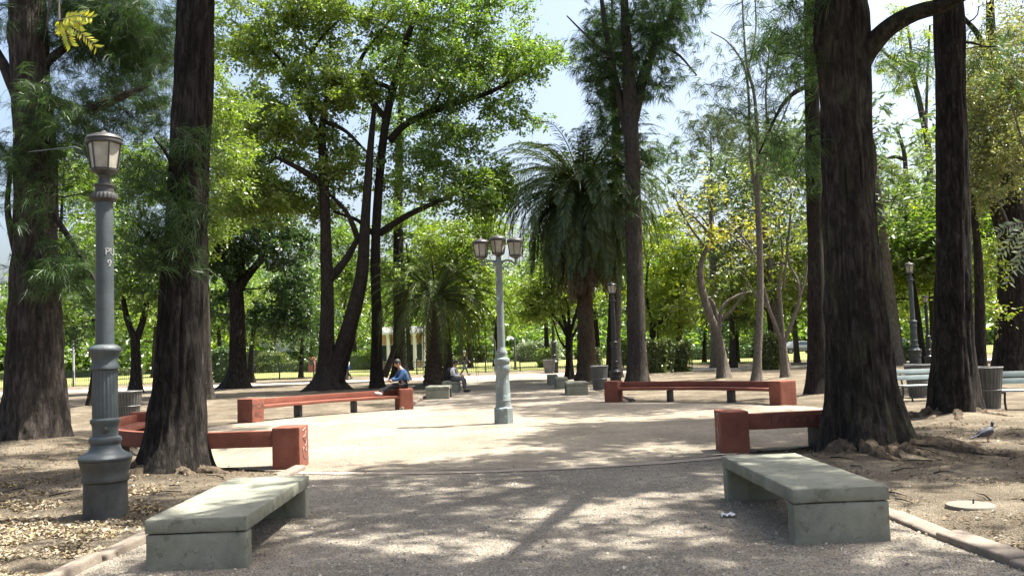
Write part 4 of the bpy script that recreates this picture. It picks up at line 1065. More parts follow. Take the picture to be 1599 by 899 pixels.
def kerb_stones(pts, w_, h_, seed, gap=.012, ln=.9):
    rng_ = random.Random(seed)
    Pp, _ = spline([Vector((p.x, p.y, 0)) for p in pts], [0] * len(pts), 120)
    L_ = 0; seg = []; cur = [Pp[0]]
    for a, b in zip(Pp, Pp[1:]):
        L_ += (b - a).length; cur.append(b)
        if L_ > ln: seg.append(cur); cur = [b]; L_ = 0
    if len(cur) > 1: seg.append(cur)
    mb = MB()
    for s_ in seg:
        a, b = s_[0], s_[-1]; d = (b - a); ll_ = d.length - gap
        if ll_ < .1: continue
        m3 = Matrix.Rotation(math.atan2(d.y, d.x) + rng_.uniform(-.05, .05), 3, 'Z') @ Matrix.Rotation(rng_.uniform(-.12, .12), 3, 'X') @ Matrix.Rotation(rng_.uniform(-.02, .02), 3, 'Y')
        mb.box(a.lerp(b, .5) + Vector((0, 0, h_ / 2 - .12 + rng_.uniform(-.012, .008))), (ll_, w_ * rng_.uniform(.85, 1.15), h_ + .04 + rng_.uniform(-.02, .02)), m3)
    o = mb.build('kerb', M['stone'], None, True, .03, 3); structure(o)
kerb_stones([p + Vector((-.07, 0, 0)) for p in kl], .15, .17, 1)
kerb_stones([p + Vector((.10, 0, 0)) for p in kr], .2, .16, 2)
kerb_stones([Vector((-3.4, 26.8, 0)), Vector((-3.4, 34, 0)), Vector((-3.4, 44, 0))], .14, .2, 3)
kerb_stones([Vector((3.5, 26.8, 0)), Vector((3.5, 34, 0)), Vector((3.5, 44, 0))], .14, .2, 4)
# lawn beyond the railing
V = [(-140, 69, .03), (140, 69, .03), (140, 118, .03), (-140, 118, .03)]
structure(link('lawn', np_mesh('lawn', V, [(0, 1, 2, 3)], M['lawn'])))

# ------------------------------------------------------------------ loose stuff on the ground
def scatter_leaves(name, label, region, n, mat, seed, L=(.03, .07), zf=None):
    rng_ = np.random.default_rng(seed); out = []
    pos = []
    while len(pos) < n:
        x, y = region(rng_)
        pos.append((x, y, max(ground_h(x, y), .012) + .004 + rng_.uniform(0, .012)))
    pos = np.array(pos); k = n
    az = rng_.uniform(0, 2 * PI, k); d = np.stack([np.cos(az), np.sin(az), rng_.uniform(-.15, .35, k)], axis=1); d = unit(d)
    nn = np.stack([rng_.normal(size=k) * .3, rng_.normal(size=k) * .3, np.ones(k)], axis=1); s = unit(np.cross(d, nn))
    Ls = rng_.uniform(L[0], L[1], (k, 1)); Ws = Ls * rng_.uniform(.3, .65, (k, 1))
    cu = np.array([0, 0, 1]) * Ws * rng_.uniform(.1, .6, (k, 1))
    V = np.stack([pos, pos + d * Ls * .5 + s * Ws * .5 + cu, pos + d * Ls, pos + d * Ls * .5 - s * Ws * .5 + cu], axis=1).reshape(-1, 3)
    o = link(name, np_mesh(name, V, np.arange(k * 4).reshape(-1, 4), mat)); tag(o, label, None, None, 'stuff')
def reg_left(r):
    while True:
        px, py = r.uniform(-60, 250), 735 + 190 * r.uniform(0, 1) ** .8
        g = G(px, py)
        lx, _ = path_edges(g.y)
        if g.x < lx - .1 and noise.noise(Vector((g.x * 1.5, g.y * 1.5, 5))) + .12 > r.uniform(0, .7): return g.x, g.y
def reg_right(r):
    while True:
        y = r.uniform(7, 17); x = r.uniform(2.5, 12)
        _, rx = path_edges(y)
        if x > rx + .15 and ((x - CX) / RX) ** 2 + ((y - CY) / RY) ** 2 > 1.02 and noise.noise(Vector((x * 1.2, y * 1.2, 9))) + .25 > r.uniform(0, .7): return x, y
def reg_lefttree(r):
    while True:
        y = r.uniform(9, 19); x = r.uniform(-13, -2.5)
        lx, _ = path_edges(y)
        if x < lx - .15 and ((x - CX) / RX) ** 2 + ((y - CY) / RY) ** 2 > 1.02: return x, y
def reg_any(r):
    y = 5.5 + 20 * r.uniform(0, 1) ** 1.5; x = r.uniform(-.62, .62) * y
    return x, y
scatter_leaves('fallen_leaves', 'dry tan leaves thickly covering the ground at lower left', reg_left, 9000, M['litter'], 1, (.03, .075))
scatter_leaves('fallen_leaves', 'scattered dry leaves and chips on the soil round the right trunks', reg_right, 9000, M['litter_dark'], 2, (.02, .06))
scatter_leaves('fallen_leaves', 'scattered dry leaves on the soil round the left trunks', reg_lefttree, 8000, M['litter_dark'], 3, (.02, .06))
scatter_leaves('fallen_leaves', 'sparse leaves lying on path and plaza', reg_any, 2200, M['litter'], 4, (.02, .05))
# pebbles of the gravel
rng = np.random.default_rng(5)
pos = []
while len(pos) < 26000:
    y = 6.2 + 10 * rng.uniform() ** 1.6; x = rng.uniform(-4.2, 5.2)
    lx, rx = path_edges(y)
    if lx - .15 < x < rx + .15: pos.append((x, y, .004))
pos = np.array(pos); k = len(pos)
r_ = rng.gamma(2.0, .0022, (k, 1)) + .0025
base = np.array([[1, 0, 0], [0, 1, 0], [-1, 0, 0], [0, -1, 0], [0, 0, .8], [0, 0, -.5]], dtype=float)
an = rng.uniform(0, 2 * PI, k); ca, sa = np.cos(an), np.sin(an)
B = base[None] * rng.uniform(.6, 1.3, (k, 6, 1))
Bx = B[:, :, 0] * ca[:, None] - B[:, :, 1] * sa[:, None]; By = B[:, :, 0] * sa[:, None] + B[:, :, 1] * ca[:, None]
V = np.stack([Bx, By, B[:, :, 2]], axis=2) * r_[:, None] + pos[:, None]
fc = np.array([[0, 1, 4], [1, 2, 4], [2, 3, 4], [3, 0, 4], [1, 0, 5], [2, 1, 5], [3, 2, 5], [0, 3, 5]])
Fc = (fc[None] + (np.arange(k) * 6)[:, None, None]).reshape(-1, 3)
o = link('gravel', np_mesh('gravel', V.reshape(-1, 3), Fc, M['pebble'])); tag(o, 'loose gravel stones strewn over the near path', None, None, 'stuff')
# twigs on the soil
mb = MB(); rr = random.Random(4)
for i in range(70):
    if i < 45: x, y = rr.uniform(3.6, 9.5), rr.uniform(8.2, 15)
    else: x, y = rr.uniform(-8, -3.8), rr.uniform(8, 13)
    lx, rx = path_edges(y)
    if lx - .2 < x < rx + .2: continue
    a = rr.uniform(0, 2 * PI); ln = rr.uniform(.1, .55); z = ground_h(x, y) + .012
    p1 = Vector((x, y, z)); p3 = p1 + Vector((math.cos(a), math.sin(a), .03)) * ln
    p3.z = max(ground_h(p3.x, p3.y), 0) + .015
    mb.tube([p1, p1.lerp(p3, .5) + Vector((rr.uniform(-.04, .04), rr.uniform(-.04, .04), .012)), p3], [.009, .007, .003], 5)
o = mb.build('fallen_twigs', M['bark_brown']); tag(o, 'small dead twigs littering the soil under the trees', None, None, 'stuff')

# ------------------------------------------------------------------ concrete benches
def concrete_bench(corner_pts, h, label, group, name='concrete_bench'):
    """corner_pts: near-left, near-right, far-right ground points"""
    a, b, c = corner_pts
    uy = c - b; ln = uy.length; uy.normalize()
    ux = Vector((uy.y, -uy.x, 0)); wd = (b - a).dot(ux) * .95
    o = b - ux * wd / 2 + uy * ln / 2
    t = thing(name, label, 'bench', Vector((o.x, o.y, 0)), group)
    m3 = Matrix((ux, uy, Vector((0, 0, 1)))).transposed()
    st = .12
    mb = MB(); mb.chipped(Vector((o.x, o.y, h - st / 2)), (wd, ln, st), m3, seed=o.x); mb.build('seat', M['concrete_green'], t, True, 0)
    for s_ in (-1, 1):
        mb = MB(); q = Vector((o.x, o.y, 0)) + uy * s_ * (ln / 2 - .09)
        mb.chipped(q + Vector((0, 0, (h - st - .008) / 2 - .03)), (wd - .01, .16, h - st - .008 + .06), m3, seed=q.y); mb.build('leg', M['concrete_green'], t, True, 0)
    return t
GB = None
cbL = concrete_bench((G(236, 882), G(386, 887), G(484, 803)), .42, 'long grey-green concrete bench at the lower left beside the lamp post', GB)
a_, b_ = G(1246, 860), G(1394, 845)
cbR = concrete_bench((a_, b_, b_ + (G(1131, 783) - a_)), .46, 'long grey-green concrete bench at the lower right before the massive trunk', GB)
def small_bench(x0, x1, py, ln, label, group=None):
    a, b = G(x0, py), G(x1, py); a.y = b.y = (a.y + b.y) / 2
    return concrete_bench((a, b, b + Vector((0, ln, 0))), .45, label, group)
sbs = [small_bench(664, 701, 623, 1.5, 'first concrete block seat left of the far path, nearest the red bench'),
       small_bench(690, 716, 613, 1.5, 'concrete block seat under the person with the white sleeves'),
       small_bench(883, 920, 617, 1.5, 'pale concrete block seat nearest the black lamp, right of the far path'),
       small_bench(867, 888, 607, 1.5, 'shaded block seat with bluish top in the middle of the right row'),
       small_bench(855, 872, 601, 1.5, 'farthest dark block seat of the right row')]

# ------------------------------------------------------------------ red ring benches
def red_bench(curve, label, posts=2):
    """curved bench along a polyline (walked with the ring's outside on the right hand); the seat faces the middle"""
    Cv, _ = spline([Vector((p[0], p[1], 0)) for p in curve], [0] * len(curve), 400)
    ac = [0.0]
    for p, q in zip(Cv, Cv[1:]): ac.append(ac[-1] + (q - p).length)
    LT = ac[-1]
    def frame(d):
        d = min(max(d, 0), LT - 1e-4); i = 0
        lo, hi = 0, len(ac) - 1
        while hi - lo > 1:
            m_ = (lo + hi) // 2
            if ac[m_] <= d: lo = m_
            else: hi = m_
        k0, k1 = max(lo - 6, 0), min(lo + 7, len(Cv) - 1)
        tg = (Cv[k1] - Cv[k0]).normalized()
        return Cv[lo].lerp(Cv[lo + 1], (d - ac[lo]) / max(ac[lo + 1] - ac[lo], 1e-9)), tg, Vector((tg.y, -tg.x, 0))
    def at(d, off):
        p, tg, nr = frame(d); return p + nr * off
    t = thing('curved_bench', label, 'bench', at(LT / 2, 0), None)
    n = 48; ps = .42; d0, d1 = ps * .5 - .02, LT - ps * .5 + .02
    def band(o0, o1, z0, z1, name, mat):
        V, Fc = [], []
        for i in range(n + 1):
            d = d0 + (d1 - d0) * i / n; wv = .006 * noise.noise(Vector((d * 2.2, o0 * 9, z1)))
            p, q = at(d, o0), at(d, o1)
            V += [(p.x, p.y, z0 + wv), (q.x, q.y, z0 + wv), (q.x, q.y, z1 + wv), (p.x, p.y, z1 + wv)]
        for i in range(n):
            k = 4 * i
            for e in range(4):
                f = (e + 1) % 4
                Fc.append((k + e, k + f, k + 4 + f, k + 4 + e))
        Fc += [(0, 1, 2, 3), (4 * n + 3, 4 * n + 2, 4 * n + 1, 4 * n)]
        mb = MB(); mb.add(V, Fc); return mb.build(name, mat, t, True, .012, 2)
    band(-.36, .005, .35, .43, 'seat', M['red'])
    band(.01, .13, .345, .59, 'backrest', M['red'])
    pil = []
    for d in (ps * .5, LT - ps * .5):
        p, tng, nrm = frame(d); p = p - nrm * .1
        m3 = Matrix((tng, -nrm, Vector((0, 0, 1)))).transposed()
        mb = MB(); mb.chipped(p + Vector((0, 0, .29)), (ps, .56, .68), m3, chip=.022, seed=p.x)
        pil.append((mb.build('end_pillar', M['red'], t, True, 0), p, tng, nrm))
    for k in range(posts):
        d = LT * (k + 1) / (posts + 1); p, tng, nrm = frame(d)
        m3 = Matrix((tng, -nrm, Vector((0, 0, 1)))).transposed()
        mb = MB(); mb.box(p - nrm * .12 + Vector((0, 0, .15)), (.09, .3, .38), m3); mb.build('support', M['iron'], t, True, .01)
    return t, pil, at
def ring(px0, py0, px1, py1):
    def an(px, py):
        g = G(px, py); return math.atan2((g.y - CY) / RY, (g.x - CX) / RX)
    a0, a1 = an(px0, py0), an(px1, py1)
    return [(CX + RX * math.cos(a0 + (a1 - a0) * i / 8), CY + RY * math.sin(a0 + (a1 - a0) * i / 8)) for i in range(9)]
q0, q1 = G(473, 730), G(1125, 706)
rbNL, pNL, atNL = red_bench([(-8.1, 19.6), (-7.75, 17.2), (-6.7, 15.2), (-5.1, q0.y + .12), (q0.x, q0.y)], 'red curved bench seen from behind, partly hidden by the tall dark conifer at left', 1)
rbFL, pFL, atFL = red_bench(ring(634, 637, 358, 660), 'red curved bench at far left with the blue-jacketed person on its end', 2)
rbFR, pFR, atFR = red_bench(ring(1236, 632, 950, 627), 'red curved bench at far right below the black lamp', 2)
rbNR, pNR, atNR = red_bench([(q1.x, q1.y), (4.2, q1.y), (5.2, q1.y + .3), (6.05, q1.y + .95)], 'red curved bench at near right running behind the massive forked trunk', 1)

# graffiti: strokes of paint laid on the faces
def on_face(p, u, v, nrm, strokes, r, mat, name, parent):
    mb = MB()
    for st in strokes:
        pts = [p + u * a + v * b + nrm * .001 for a, b in st]
        ps, rs = spline(pts, [r] * len(pts), 5 * len(pts)); mb.tube(ps, [r] * len(ps), 5)
    return mb.build(name, mat, parent)
def text_mesh(txt, size, mat, name, parent, M4, thick=.002):
    cu = bpy.data.curves.new('lettering', 'FONT'); cu.body = txt; cu.size = size; cu.extrude = thick
    cu.align_x = 'CENTER'; cu.align_y = 'CENTER'
    tmp = bpy.data.objects.new('lettering', cu); COL.objects.link(tmp)
    bpy.context.view_layer.update()
    me = bpy.data.meshes.new_from_object(tmp.evaluated_get(bpy.context.evaluated_depsgraph_get()))
    bpy.data.objects.remove(tmp); bpy.data.curves.remove(cu)
    me.name = name; me.transform(M4)
    me.transform(Matrix.Translation(-root_loc(parent)))
    me.materials.clear(); me.materials.append(mat)
    return link(name, me, parent)
UPV = Vector((0, 0, 1))
# pale tag on the end of the near left bench and of the near right bench
pl, p, tng, nrm = pNL[1]
on_face(p + tng * .212 + Vector((0, 0, .34)), -nrm, UPV, tng, [[(-.1, .22), (.08, .25), (.05, .14), (-.08, .12), (.1, .02), (.1, -.1), (-.04, -.04), (-.06, -.16), (.08, -.22)], [(.12, .2), (.14, .05), (.06, -.02)], [(-.1, -.02), (-.02, -.24)]], .0075, M['tag_pale'], 'graffiti', pl)
pl, p, tng, nrm = pNR[0]
on_face(p - tng * .212 + Vector((0, 0, .34)), nrm, UPV, -tng, [[(-.06, .22), (.06, .25), (.09, .15), (-.02, .1), (.02, -.02), (.1, -.1), (-.06, -.16)], [(-.1, .02), (.0, -.06), (.02, -.24)]], .0075, M['tag_pale'], 'graffiti', pl)
# dark letters on the outer face of the far left pillar
pl, p, tng, nrm = pFL[1]
for txt, z, dx in (('MCA', .42, 0), ('RC', .2, .0)):
    zx = -nrm; nn_v = tng
    c0 = p + tng * .211 + Vector((0, 0, z)) 
    fwd = Vector((c0.x, c0.y, 0)).normalized()
    best = max(((tng, nrm), (-tng, nrm), (nrm, tng), (-nrm, tng)), key=lambda q: -q[0].dot(fwd))
    nv = best[0]; xv = UPV.cross(nv)
    off = .211 if abs(nv.dot(tng)) > .5 else .281
    c0 = p + nv * off + Vector((0, 0, z))
    M4 = Matrix((xv, UPV, nv)).transposed().to_4x4(); M4.translation = c0
    text_mesh(txt, .2, M['dark_paint'], 'graffiti_letters', pl, M4)
# faint dark scrawl along the back of the near right bench
sa_ = []
back = [o_ for o_ in rbNR.children if o_.name.startswith('backrest')][0]
mb = MB()
glyphs = {'1': [[(0, .1), (.03, .13), (.03, 0)]], 'n': [[(0, 0), (0, .09), (.04, .11), (.06, .08), (.06, 0)]], 'o': [[(.03, .1), (0, .06), (.02, .01), (.06, .03), (.06, .09), (.03, .1)]], 'u': [[(0, .1), (0, .02), (.04, 0), (.07, .03), (.07, .1)]], 'e': [[(0, .06), (.06, .06), (.05, .1), (.01, .1), (0, .03), (.06, .01)]], 'A': [[(0, 0), (.04, .12), (.07, 0)], [(.015, .05), (.06, .05)]]}
s0 = .72
for ch in '1Anonue':
    for st in glyphs.get(ch, []):
        pts = []
        for gx, gz in st:
            q = atNR(s0 + gx * 1.5, .131)
            pts.append(q + Vector((0, 0, .41 + gz * 1.15)))
        ps, rs = spline(pts, [.006] * len(pts), 4 * len(pts)); mb.tube(ps, .005, 4)
    s0 += .125
mb.build('graffiti', M['dark_paint'], back)

# ------------------------------------------------------------------ lamp posts
def lantern(parent, c, sc, mat, rot=.2):
    """hexagonal lantern: c is the middle of its lower ring"""
    def V3(r, a, z): return Vector((c.x + r * math.cos(a) * sc, c.y + r * math.sin(a) * sc, c.z + z * sc))
    mb = MB()
    mb.lathe(c, [(.05 * sc, -.06 * sc), (.09 * sc, -.03 * sc), (.15 * sc, 0), (.155 * sc, .03 * sc), (.13 * sc, .032 * sc)], 24)
    for i in range(6):
        a = rot + i * PI / 3
        mb.tube([V3(.15, a, .02), V3(.195, a, .36)], .011 * sc, 6)
    mb.lathe(c + Vector((0, 0, .35 * sc)), [(.17 * sc, -.015 * sc), (.205 * sc, -.01 * sc), (.212 * sc, .01 * sc), (.205 * sc, .03 * sc), (.17 * sc, .03 * sc)], 24)
    lo = mb.build('lantern', mat, parent, True)
    g = MB()
    for i in range(6):
        a, b = rot + i * PI / 3, rot + (i + 1) * PI / 3
        o0 = len(g.v)
        vs = [V3(.142, a, .03), V3(.142, b, .03), V3(.187, b, .345), V3(.187, a, .345)]
        vi = [Vector(((v.x - c.x) * .96 + c.x, (v.y - c.y) * .96 + c.y, v.z)) for v in vs]
        g.add(vs + vi, [(0, 1, 2, 3), (7, 6, 5, 4), (0, 4, 5, 1), (1, 5, 6, 2), (2, 6, 7, 3), (3, 7, 4, 0)])
    g.build('glass', M['glass'], lo)
    rf = MB()
    rf.lathe(c + Vector((0, 0, .38 * sc)), [(.21 * sc, .002), (.215 * sc, .015 * sc), (.195 * sc, .035 * sc), (.19 * sc, .05 * sc), (.12 * sc, .075 * sc), (.05 * sc, .09 * sc), (.03 * sc, .11 * sc), (.012 * sc, .125 * sc)], 24)
    rf.build('lantern_roof', M['lamp_dark'] if mat is not M['lamp_black'] else mat, lo, True)
    return lo

def single_lamp(label, base, mats, sc=1.0, group=None, detail=True, sides=40):
    mp, ms, ml = mats
    t = thing('street_lamp', label, 'street lamp', base, group)
    def z(*pr): return [(r * sc, h * sc) for r, h in pr]
    mb = MB()
    mb.lathe(base, z((.232, -.05), (.23, .02), (.225, .40), (.245, .42), (.248, .46), (.235, .49), (.25, .55), (.262, .60), (.272, .64)), sides)
    mb.build('plinth', mp, t, True)
    mb = MB()
    mb.lathe(base, z((.20, .635), (.272, .645), (.278, .67), (.265, .695), (.21, .72), (.175, .745), (.16, .78), (.15, .81), (.165, .835), (.172, .86), (.165, .885), (.135, .90), (.132, .93), (.135, 1.0), (.14, 1.03), (.155, 1.05), (.155, 1.08), (.135, 1.10)), sides)
    # fluted drum
    fl = lambda i, th, zz: 1 - .07 * (abs(math.sin(th * 10)) ** 3) if 1 <= i <= 2 else 1
    mb.lathe(base, z((.132, 1.10), (.135, 1.13), (.13, 1.58), (.128, 1.62)), 120, fl)
    mb.lathe(base, z((.128, 1.62), (.15, 1.635), (.152, 1.66), (.135, 1.69), (.14, 1.76), (.15, 1.80), (.172, 1.83), (.175, 1.85), (.16, 1.88), (.12, 1.90), (.1, 1.905)), sides)
    mb.build('pedestal', ms, t, True)
    mb = MB()
    mb.lathe(base, z((.099, 1.90), (.098, 1.95), (.095, 2.6), (.09, 3.48), (.088, 3.5)), 24)
    mb.build('shaft', ms, t, True)
    mb = MB()
    kn = lambda i, th, zz: 1 + (.035 * math.cos(th * 22) if 1 <= i <= 3 else 0)
    mb.lathe(base, z((.095, 3.495), (.14, 3.53), (.142, 3.56), (.13, 3.59), (.1, 3.60), (.098, 3.66), (.112, 3.675), (.112, 3.695), (.075, 3.70), (.062, 3.73), (.06, 3.78), (.075, 3.80)), 66, kn)
    mb.build('collar', ml, t, True)
    if detail:
        mb = MB()
        d = (Vector((0, 0, 0)) - base); d.z = 0; d.normalize(); q = base + d * .135 * sc + Vector((0, 0, .98 * sc))
        ux = UPV.cross(d)
        m3 = Matrix((ux, UPV, d)).transposed()
        mb.ball(q, (.035, .035, .02), 12, 6, m3)
        for k in range(8):
            a = k * PI / 4; mb.ball(q + (ux * math.cos(a) + UPV * math.sin(a)) * .035, (.014, .014, .012), 8, 4, m3)
        mb.build('rosette', M['lamp_base'], t, True)
    lantern(t, base + Vector((0, 0, 3.84 * sc)), sc * .93, ml)
    return t
baseL = G(165, 810)
scL = 1.0
lampL = single_lamp('grey fluted lamp post with dark lantern standing at the left behind the concrete bench', baseL, (M['lamp_base'], M['lamp_grey'], M['lamp_dark']), scL)
shaftL = [o_ for o_ in lampL.children if o_.name.startswith('shaft')][0]
# stencilled letters on the shaft, bent round it
def wrap_text(txt, zc, size, az):
    o_ = text_mesh(txt, size, M['stencil'], 'stencil', shaftL, Matrix.Identity(4), .001)
    me = o_.data
    for v in me.vertices:
        x, y, z_ = v.co + root_loc(shaftL)
        a = az + x / .095; r = .0945 + .002 + z_
        q = Vector((baseL.x + r * math.cos(a), baseL.y + r * math.sin(a), zc + y)) - root_loc(shaftL)
        v.co = q
fa = math.atan2(-baseL.y, -baseL.x)
wrap_text('PU', 2.93, .11, fa + .72); wrap_text('9', 2.80, .11, fa + .55)
# thin wire bracket of the left lamp
mb = MB(); c = baseL + Vector((0, 0, 4.1))
mb.tube([c + Vector((-.19, 0, -.1)), c + Vector((-.25, -.02, .0)), c + Vector((-.32, -.02, .03)), c + Vector((-.9, .1, .02))], [.008, .008, .006, .004], 5)
mb.build('bracket', M['lamp_grey'], lampL)

blk = (M['lamp_black'],) * 3
base = G(962, 606)
lampB = single_lamp('slender black lamp post behind the far right red bench', base, blk, (606 - 440) * mpp(base.y) / 4.33, None, False, 24)
base = G(1452, 574); single_lamp('black lamp post standing at right left of the straight dark trunk', base, blk, (574 - 460) * mpp(base.y) / 4.33, None, False, 20)
base = G(866, 582); single_lamp('far small black lamp post beyond the right row of block seats', base, blk, (582 - 470) * mpp(base.y) / 4.33, None, False, 16)
base = G(1430, 572); t_ = single_lamp('tall grey lamp post with heavy pedestal beside the black one at right', base, (M['lamp_base'], M['lamp_grey'], M['lamp_grey']), (572 - 408) * mpp(base.y) / 4.33, None, False, 20)

def triple_lamp(label, base):
    t = thing('triple_street_lamp', label, 'street lamp', base)
    s = 1.0
    mb = MB(); mb.lathe(base, [(.235, -.04), (.235, .02), (.23, .34), (.225, .36), (.19, .39), (.178, .40)], 8, None, PI / 8); mb.build('plinth', M['lamp_teal'], t, False, .008)
    mb = MB(); mb.lathe(base, [(.178, .395), (.172, .5), (.172, .52), (.178, .53), (.17, .545), (.158, 1.0), (.155, 1.14), (.17, 1.18), (.19, 1.24), (.185, 1.30), (.165, 1.36), (.185, 1.40), (.19, 1.44), (.18, 1.48), (.13, 1.51), (.118, 1.56), (.13, 1.60), (.128, 1.64), (.105, 1.68), (.1, 1.72), (.09, 1.74)], 32)
    mb.build('pedestal', M['lamp_teal'], t, True)
    mb = MB(); mb.lathe(base, [(.088, 1.735), (.085, 2.2), (.076, 3.6), (.085, 3.66), (.095, 3.70), (.085, 3.74), (.06, 3.78), (.065, 3.84)], 20); mb.build('shaft', M['lamp_teal'], t, True)
    hub = base + Vector((0, 0, 3.68))
    lantern(t, base + Vector((0, 0, 3.90)), .93, M['lamp_dark'], .1)
    for sx in (-1, 1):
        d = Vector((sx * .98, -sx * .1, 0))
        mb = MB()
        ps, rs = spline([hub + d * .06, hub + d * .16 + Vector((0, 0, .07)), hub + d * .30 + Vector((0, 0, .05)), hub + d * .39 + Vector((0, 0, -.03)), hub + d * .41 + Vector((0, 0, .10))], [.026, .024, .022, .024, .03], 20)
        mb.tube(ps, rs, 8)
        ps, rs = spline([hub + d * .08 + Vector((0, 0, -.10)), hub + d * .2 + Vector((0, 0, -.06)), hub + d * .27 + Vector((0, 0, .04))], [.014, .014, .012], 10); mb.tube(ps, rs, 6)
        mb.build('arm', M['lamp_teal'], t, True)
        lantern(t, hub + d * .41 + Vector((0, 0, .155)), .93, M['lamp_dark'], .3)
    return t
bT = G(787, 661)
triple_lamp('pale teal lamp post with three lanterns in the middle of the plaza', bT)

# ------------------------------------------------------------------ litter baskets, park benches, odds and ends
def basket(px, py, h, r, label, name='litter_basket', tilt=0.0):
    b = G(px, py); t = thing(name, label, 'litter basket', b)
    mb = MB()
    nw = 26
    for i in range(nw):
        a = 2 * PI * i / nw
        mb.tube([b + Vector((r * .72 * math.cos(a), r * .72 * math.sin(a), .06)), b + Vector((r * math.cos(a), r * math.sin(a), h))], .008, 4)
    mb.build('cage', M['wire'], t)
    for z in (.06, h * .5, h):
        mb = MB(); k = .72 + .28 * (z - .06) / (h - .06)
        mb.tube([b + Vector((r * k * math.cos(a), r * k * math.sin(a), z)) for a in np.linspace(0, 2 * PI, 33)], .016, 6)
        mb.build('hoop', M['wire'], t, True)
    mb = MB(); mb.lathe(b, [(r * .68, .065), (r * .83, h * .55), (r * .95, h * .97), (r * .93, h * .97), (r * .8, h * .55), (r * .6, .09)], 24); mb.build('liner', M['bin_sheet'], t, True)
    return t
basket(1541, 643, .95, .36, 'grey wire litter basket at the right beside the straight dark trunk')
basket(1436, 622, .9, .34, 'dark litter basket behind the pale boards of the right park bench')
basket(937, 611, .95, .33, 'grey wire litter basket between the big palm and the black lamp')
basket(201, 656, .85, .38, 'pale wire litter basket behind the near left lamp post')
basket(858, 583, .9, .42, 'far litter basket under the spiky green bush')

def park_bench(px, py, label, rot, ln=1.5):
    b = G(px, py); t = thing('park_bench', label, 'bench', b)
    m3 = Matrix.Rotation(rot, 3, 'Z')
    def tr(x, y, z): return b + m3 @ Vector((x, y, z))
    mb = MB()
    for k in range(4): mb.box(tr(0, -.2 + k * .12, .43), (ln, .1, .035), m3)
    mb.build('seat', M['bench_slat'], t, True, .006)
    mb = MB(); mt = m3 @ Matrix.Rotation(R(-14), 3, 'X')
    for k in range(2): mb.box(tr(0, .27 + k * .04, .62 + k * .15), (ln, .03, .12), mt)
    mb.build('backrest', M['bench_slat'], t, True, .006)
    for s_ in (-1, 1):
        x = s_ * (ln / 2 - .15); mb = MB()
        mb.tube([tr(x, -.26, -.02), tr(x, -.2, .2), tr(x, -.24, .40)], .026, 6)
        mb.tube([tr(x, .30, -.02), tr(x, .2, .25), tr(x, .22, .42), tr(x, .34, .82)], .026, 6)
        mb.tube([tr(x, -.24, .395), tr(x, .22, .395)], .026, 6)
        mb.build('leg', M['iron'], t, True)
    return t
park_bench(1442, 628, 'pale boarded iron-legged park bench left of the straight dark trunk', R(4), 1.1)
park_bench(1604, 640, 'iron-legged park bench cut by the right picture edge', R(-10), 1.3)

b = G(1516, 800); t = thing('manhole_cover', 'round pale concrete cover with a small pin lying on the right soil', 'cover', b)
gz = ground_h(b.x, b.y)
mb = MB(); mb.lathe(b + Vector((0, 0, gz)), [(.215, -.04), (.22, .015), (.21, .03), (.15, .035), (.02, .036)], 36); mb.build('disc', M['lid'], t, True)
mb = MB(); mb.tube([b + Vector((.03, 0, gz + .03)), b + Vector((.032, 0, gz + .075))], .009, 8); mb.build('pin', M['iron'], t, True)
b = G(1136, 807); mb = MB(); rr = random.Random(2)
gx = [(i, j) for j in range(6) for i in range(9)]
mb.add([b + Vector(((i - 4) * .016 + rr.uniform(-.008, .008), (j - 2.5) * .02 + rr.uniform(-.008, .008), .012 + rr.uniform(0, .035))) for i, j in gx], [(j * 9 + i, j * 9 + i + 1, (j + 1) * 9 + i + 1, (j + 1) * 9 + i) for j in range(5) for i in range(8)])
me_o = mb.build('crumpled_paper', M['paper']); tag(me_o, 'scrap of crumpled white paper on the gravel by the lower right bench', 'paper')

# pigeon
b = G(1543, 693); b.z = ground_h(b.x, b.y)
t = thing('pigeon', 'dark pigeon standing on the soil at the right', 'bird', b)
mb = MB()
m3 = Matrix.Rotation(R(-22), 3, 'Y')
prof = [(-.17, .012, .02), (-.12, .03, .03), (-.06, .055, .055), (0, .068, .068), (.05, .062, .066), (.085, .045, .05), (.10, .032, .034), (.12, .026, .028), (.14, .03, .032), (.16, .03, .03), (.178, .018, .018), (.185, .008, .008)]
cz = [.0, .0, .0, .0, .005, .02, .045, .075, .10, .108, .105, .10]
vs, fs = [], []
for i, (x, ry, rz) in enumerate(prof):
    for j in range(14):
        a = 2 * PI * j / 14
        q = m3 @ Vector((x if i < 7 else .10 + (x - .10) * .5, ry * math.cos(a), rz * math.sin(a) + cz[i] * .8))
        vs.append(b + Vector((0, 0, .15)) + q)
for i in range(len(prof) - 1):
    for j in range(14):
        q = (j + 1) % 14; fs.append((i * 14 + j, i * 14 + q, (i + 1) * 14 + q, (i + 1) * 14 + j))
fs += [tuple(range(14))[::-1], tuple(range((len(prof) - 1) * 14, len(prof) * 14))]
mb.add(vs, fs); mb.build('body', M['pigeon'], t, True)
mb = MB(); mb.box(b + Vector((-.2, 0, .085)), (.14, .06, .012), m3, 1); mb.build('tail', M['pigeon'], t, True)
for s_ in (-1, 1):
    mb = MB(); mb.ball(b + Vector((-.04, s_ * .055, .145)), (.12, .015, .045), 12, 6, m3); mb.build('wing', M['pigeon'], t, True)
    mb = MB(); mb.tube([b + Vector((.0, s_ * .025, .10)), b + Vector((.005, s_ * .025, .0))], .006, 5)
    for k in (-.4, 0, .4): mb.tube([b + Vector((.005, s_ * .025, .006)), b + Vector((.005 + .035 * math.cos(k), s_ * .025 + .035 * math.sin(k), .004))], .004, 4)
    mb.build('leg', M['pigeon_leg'], t)
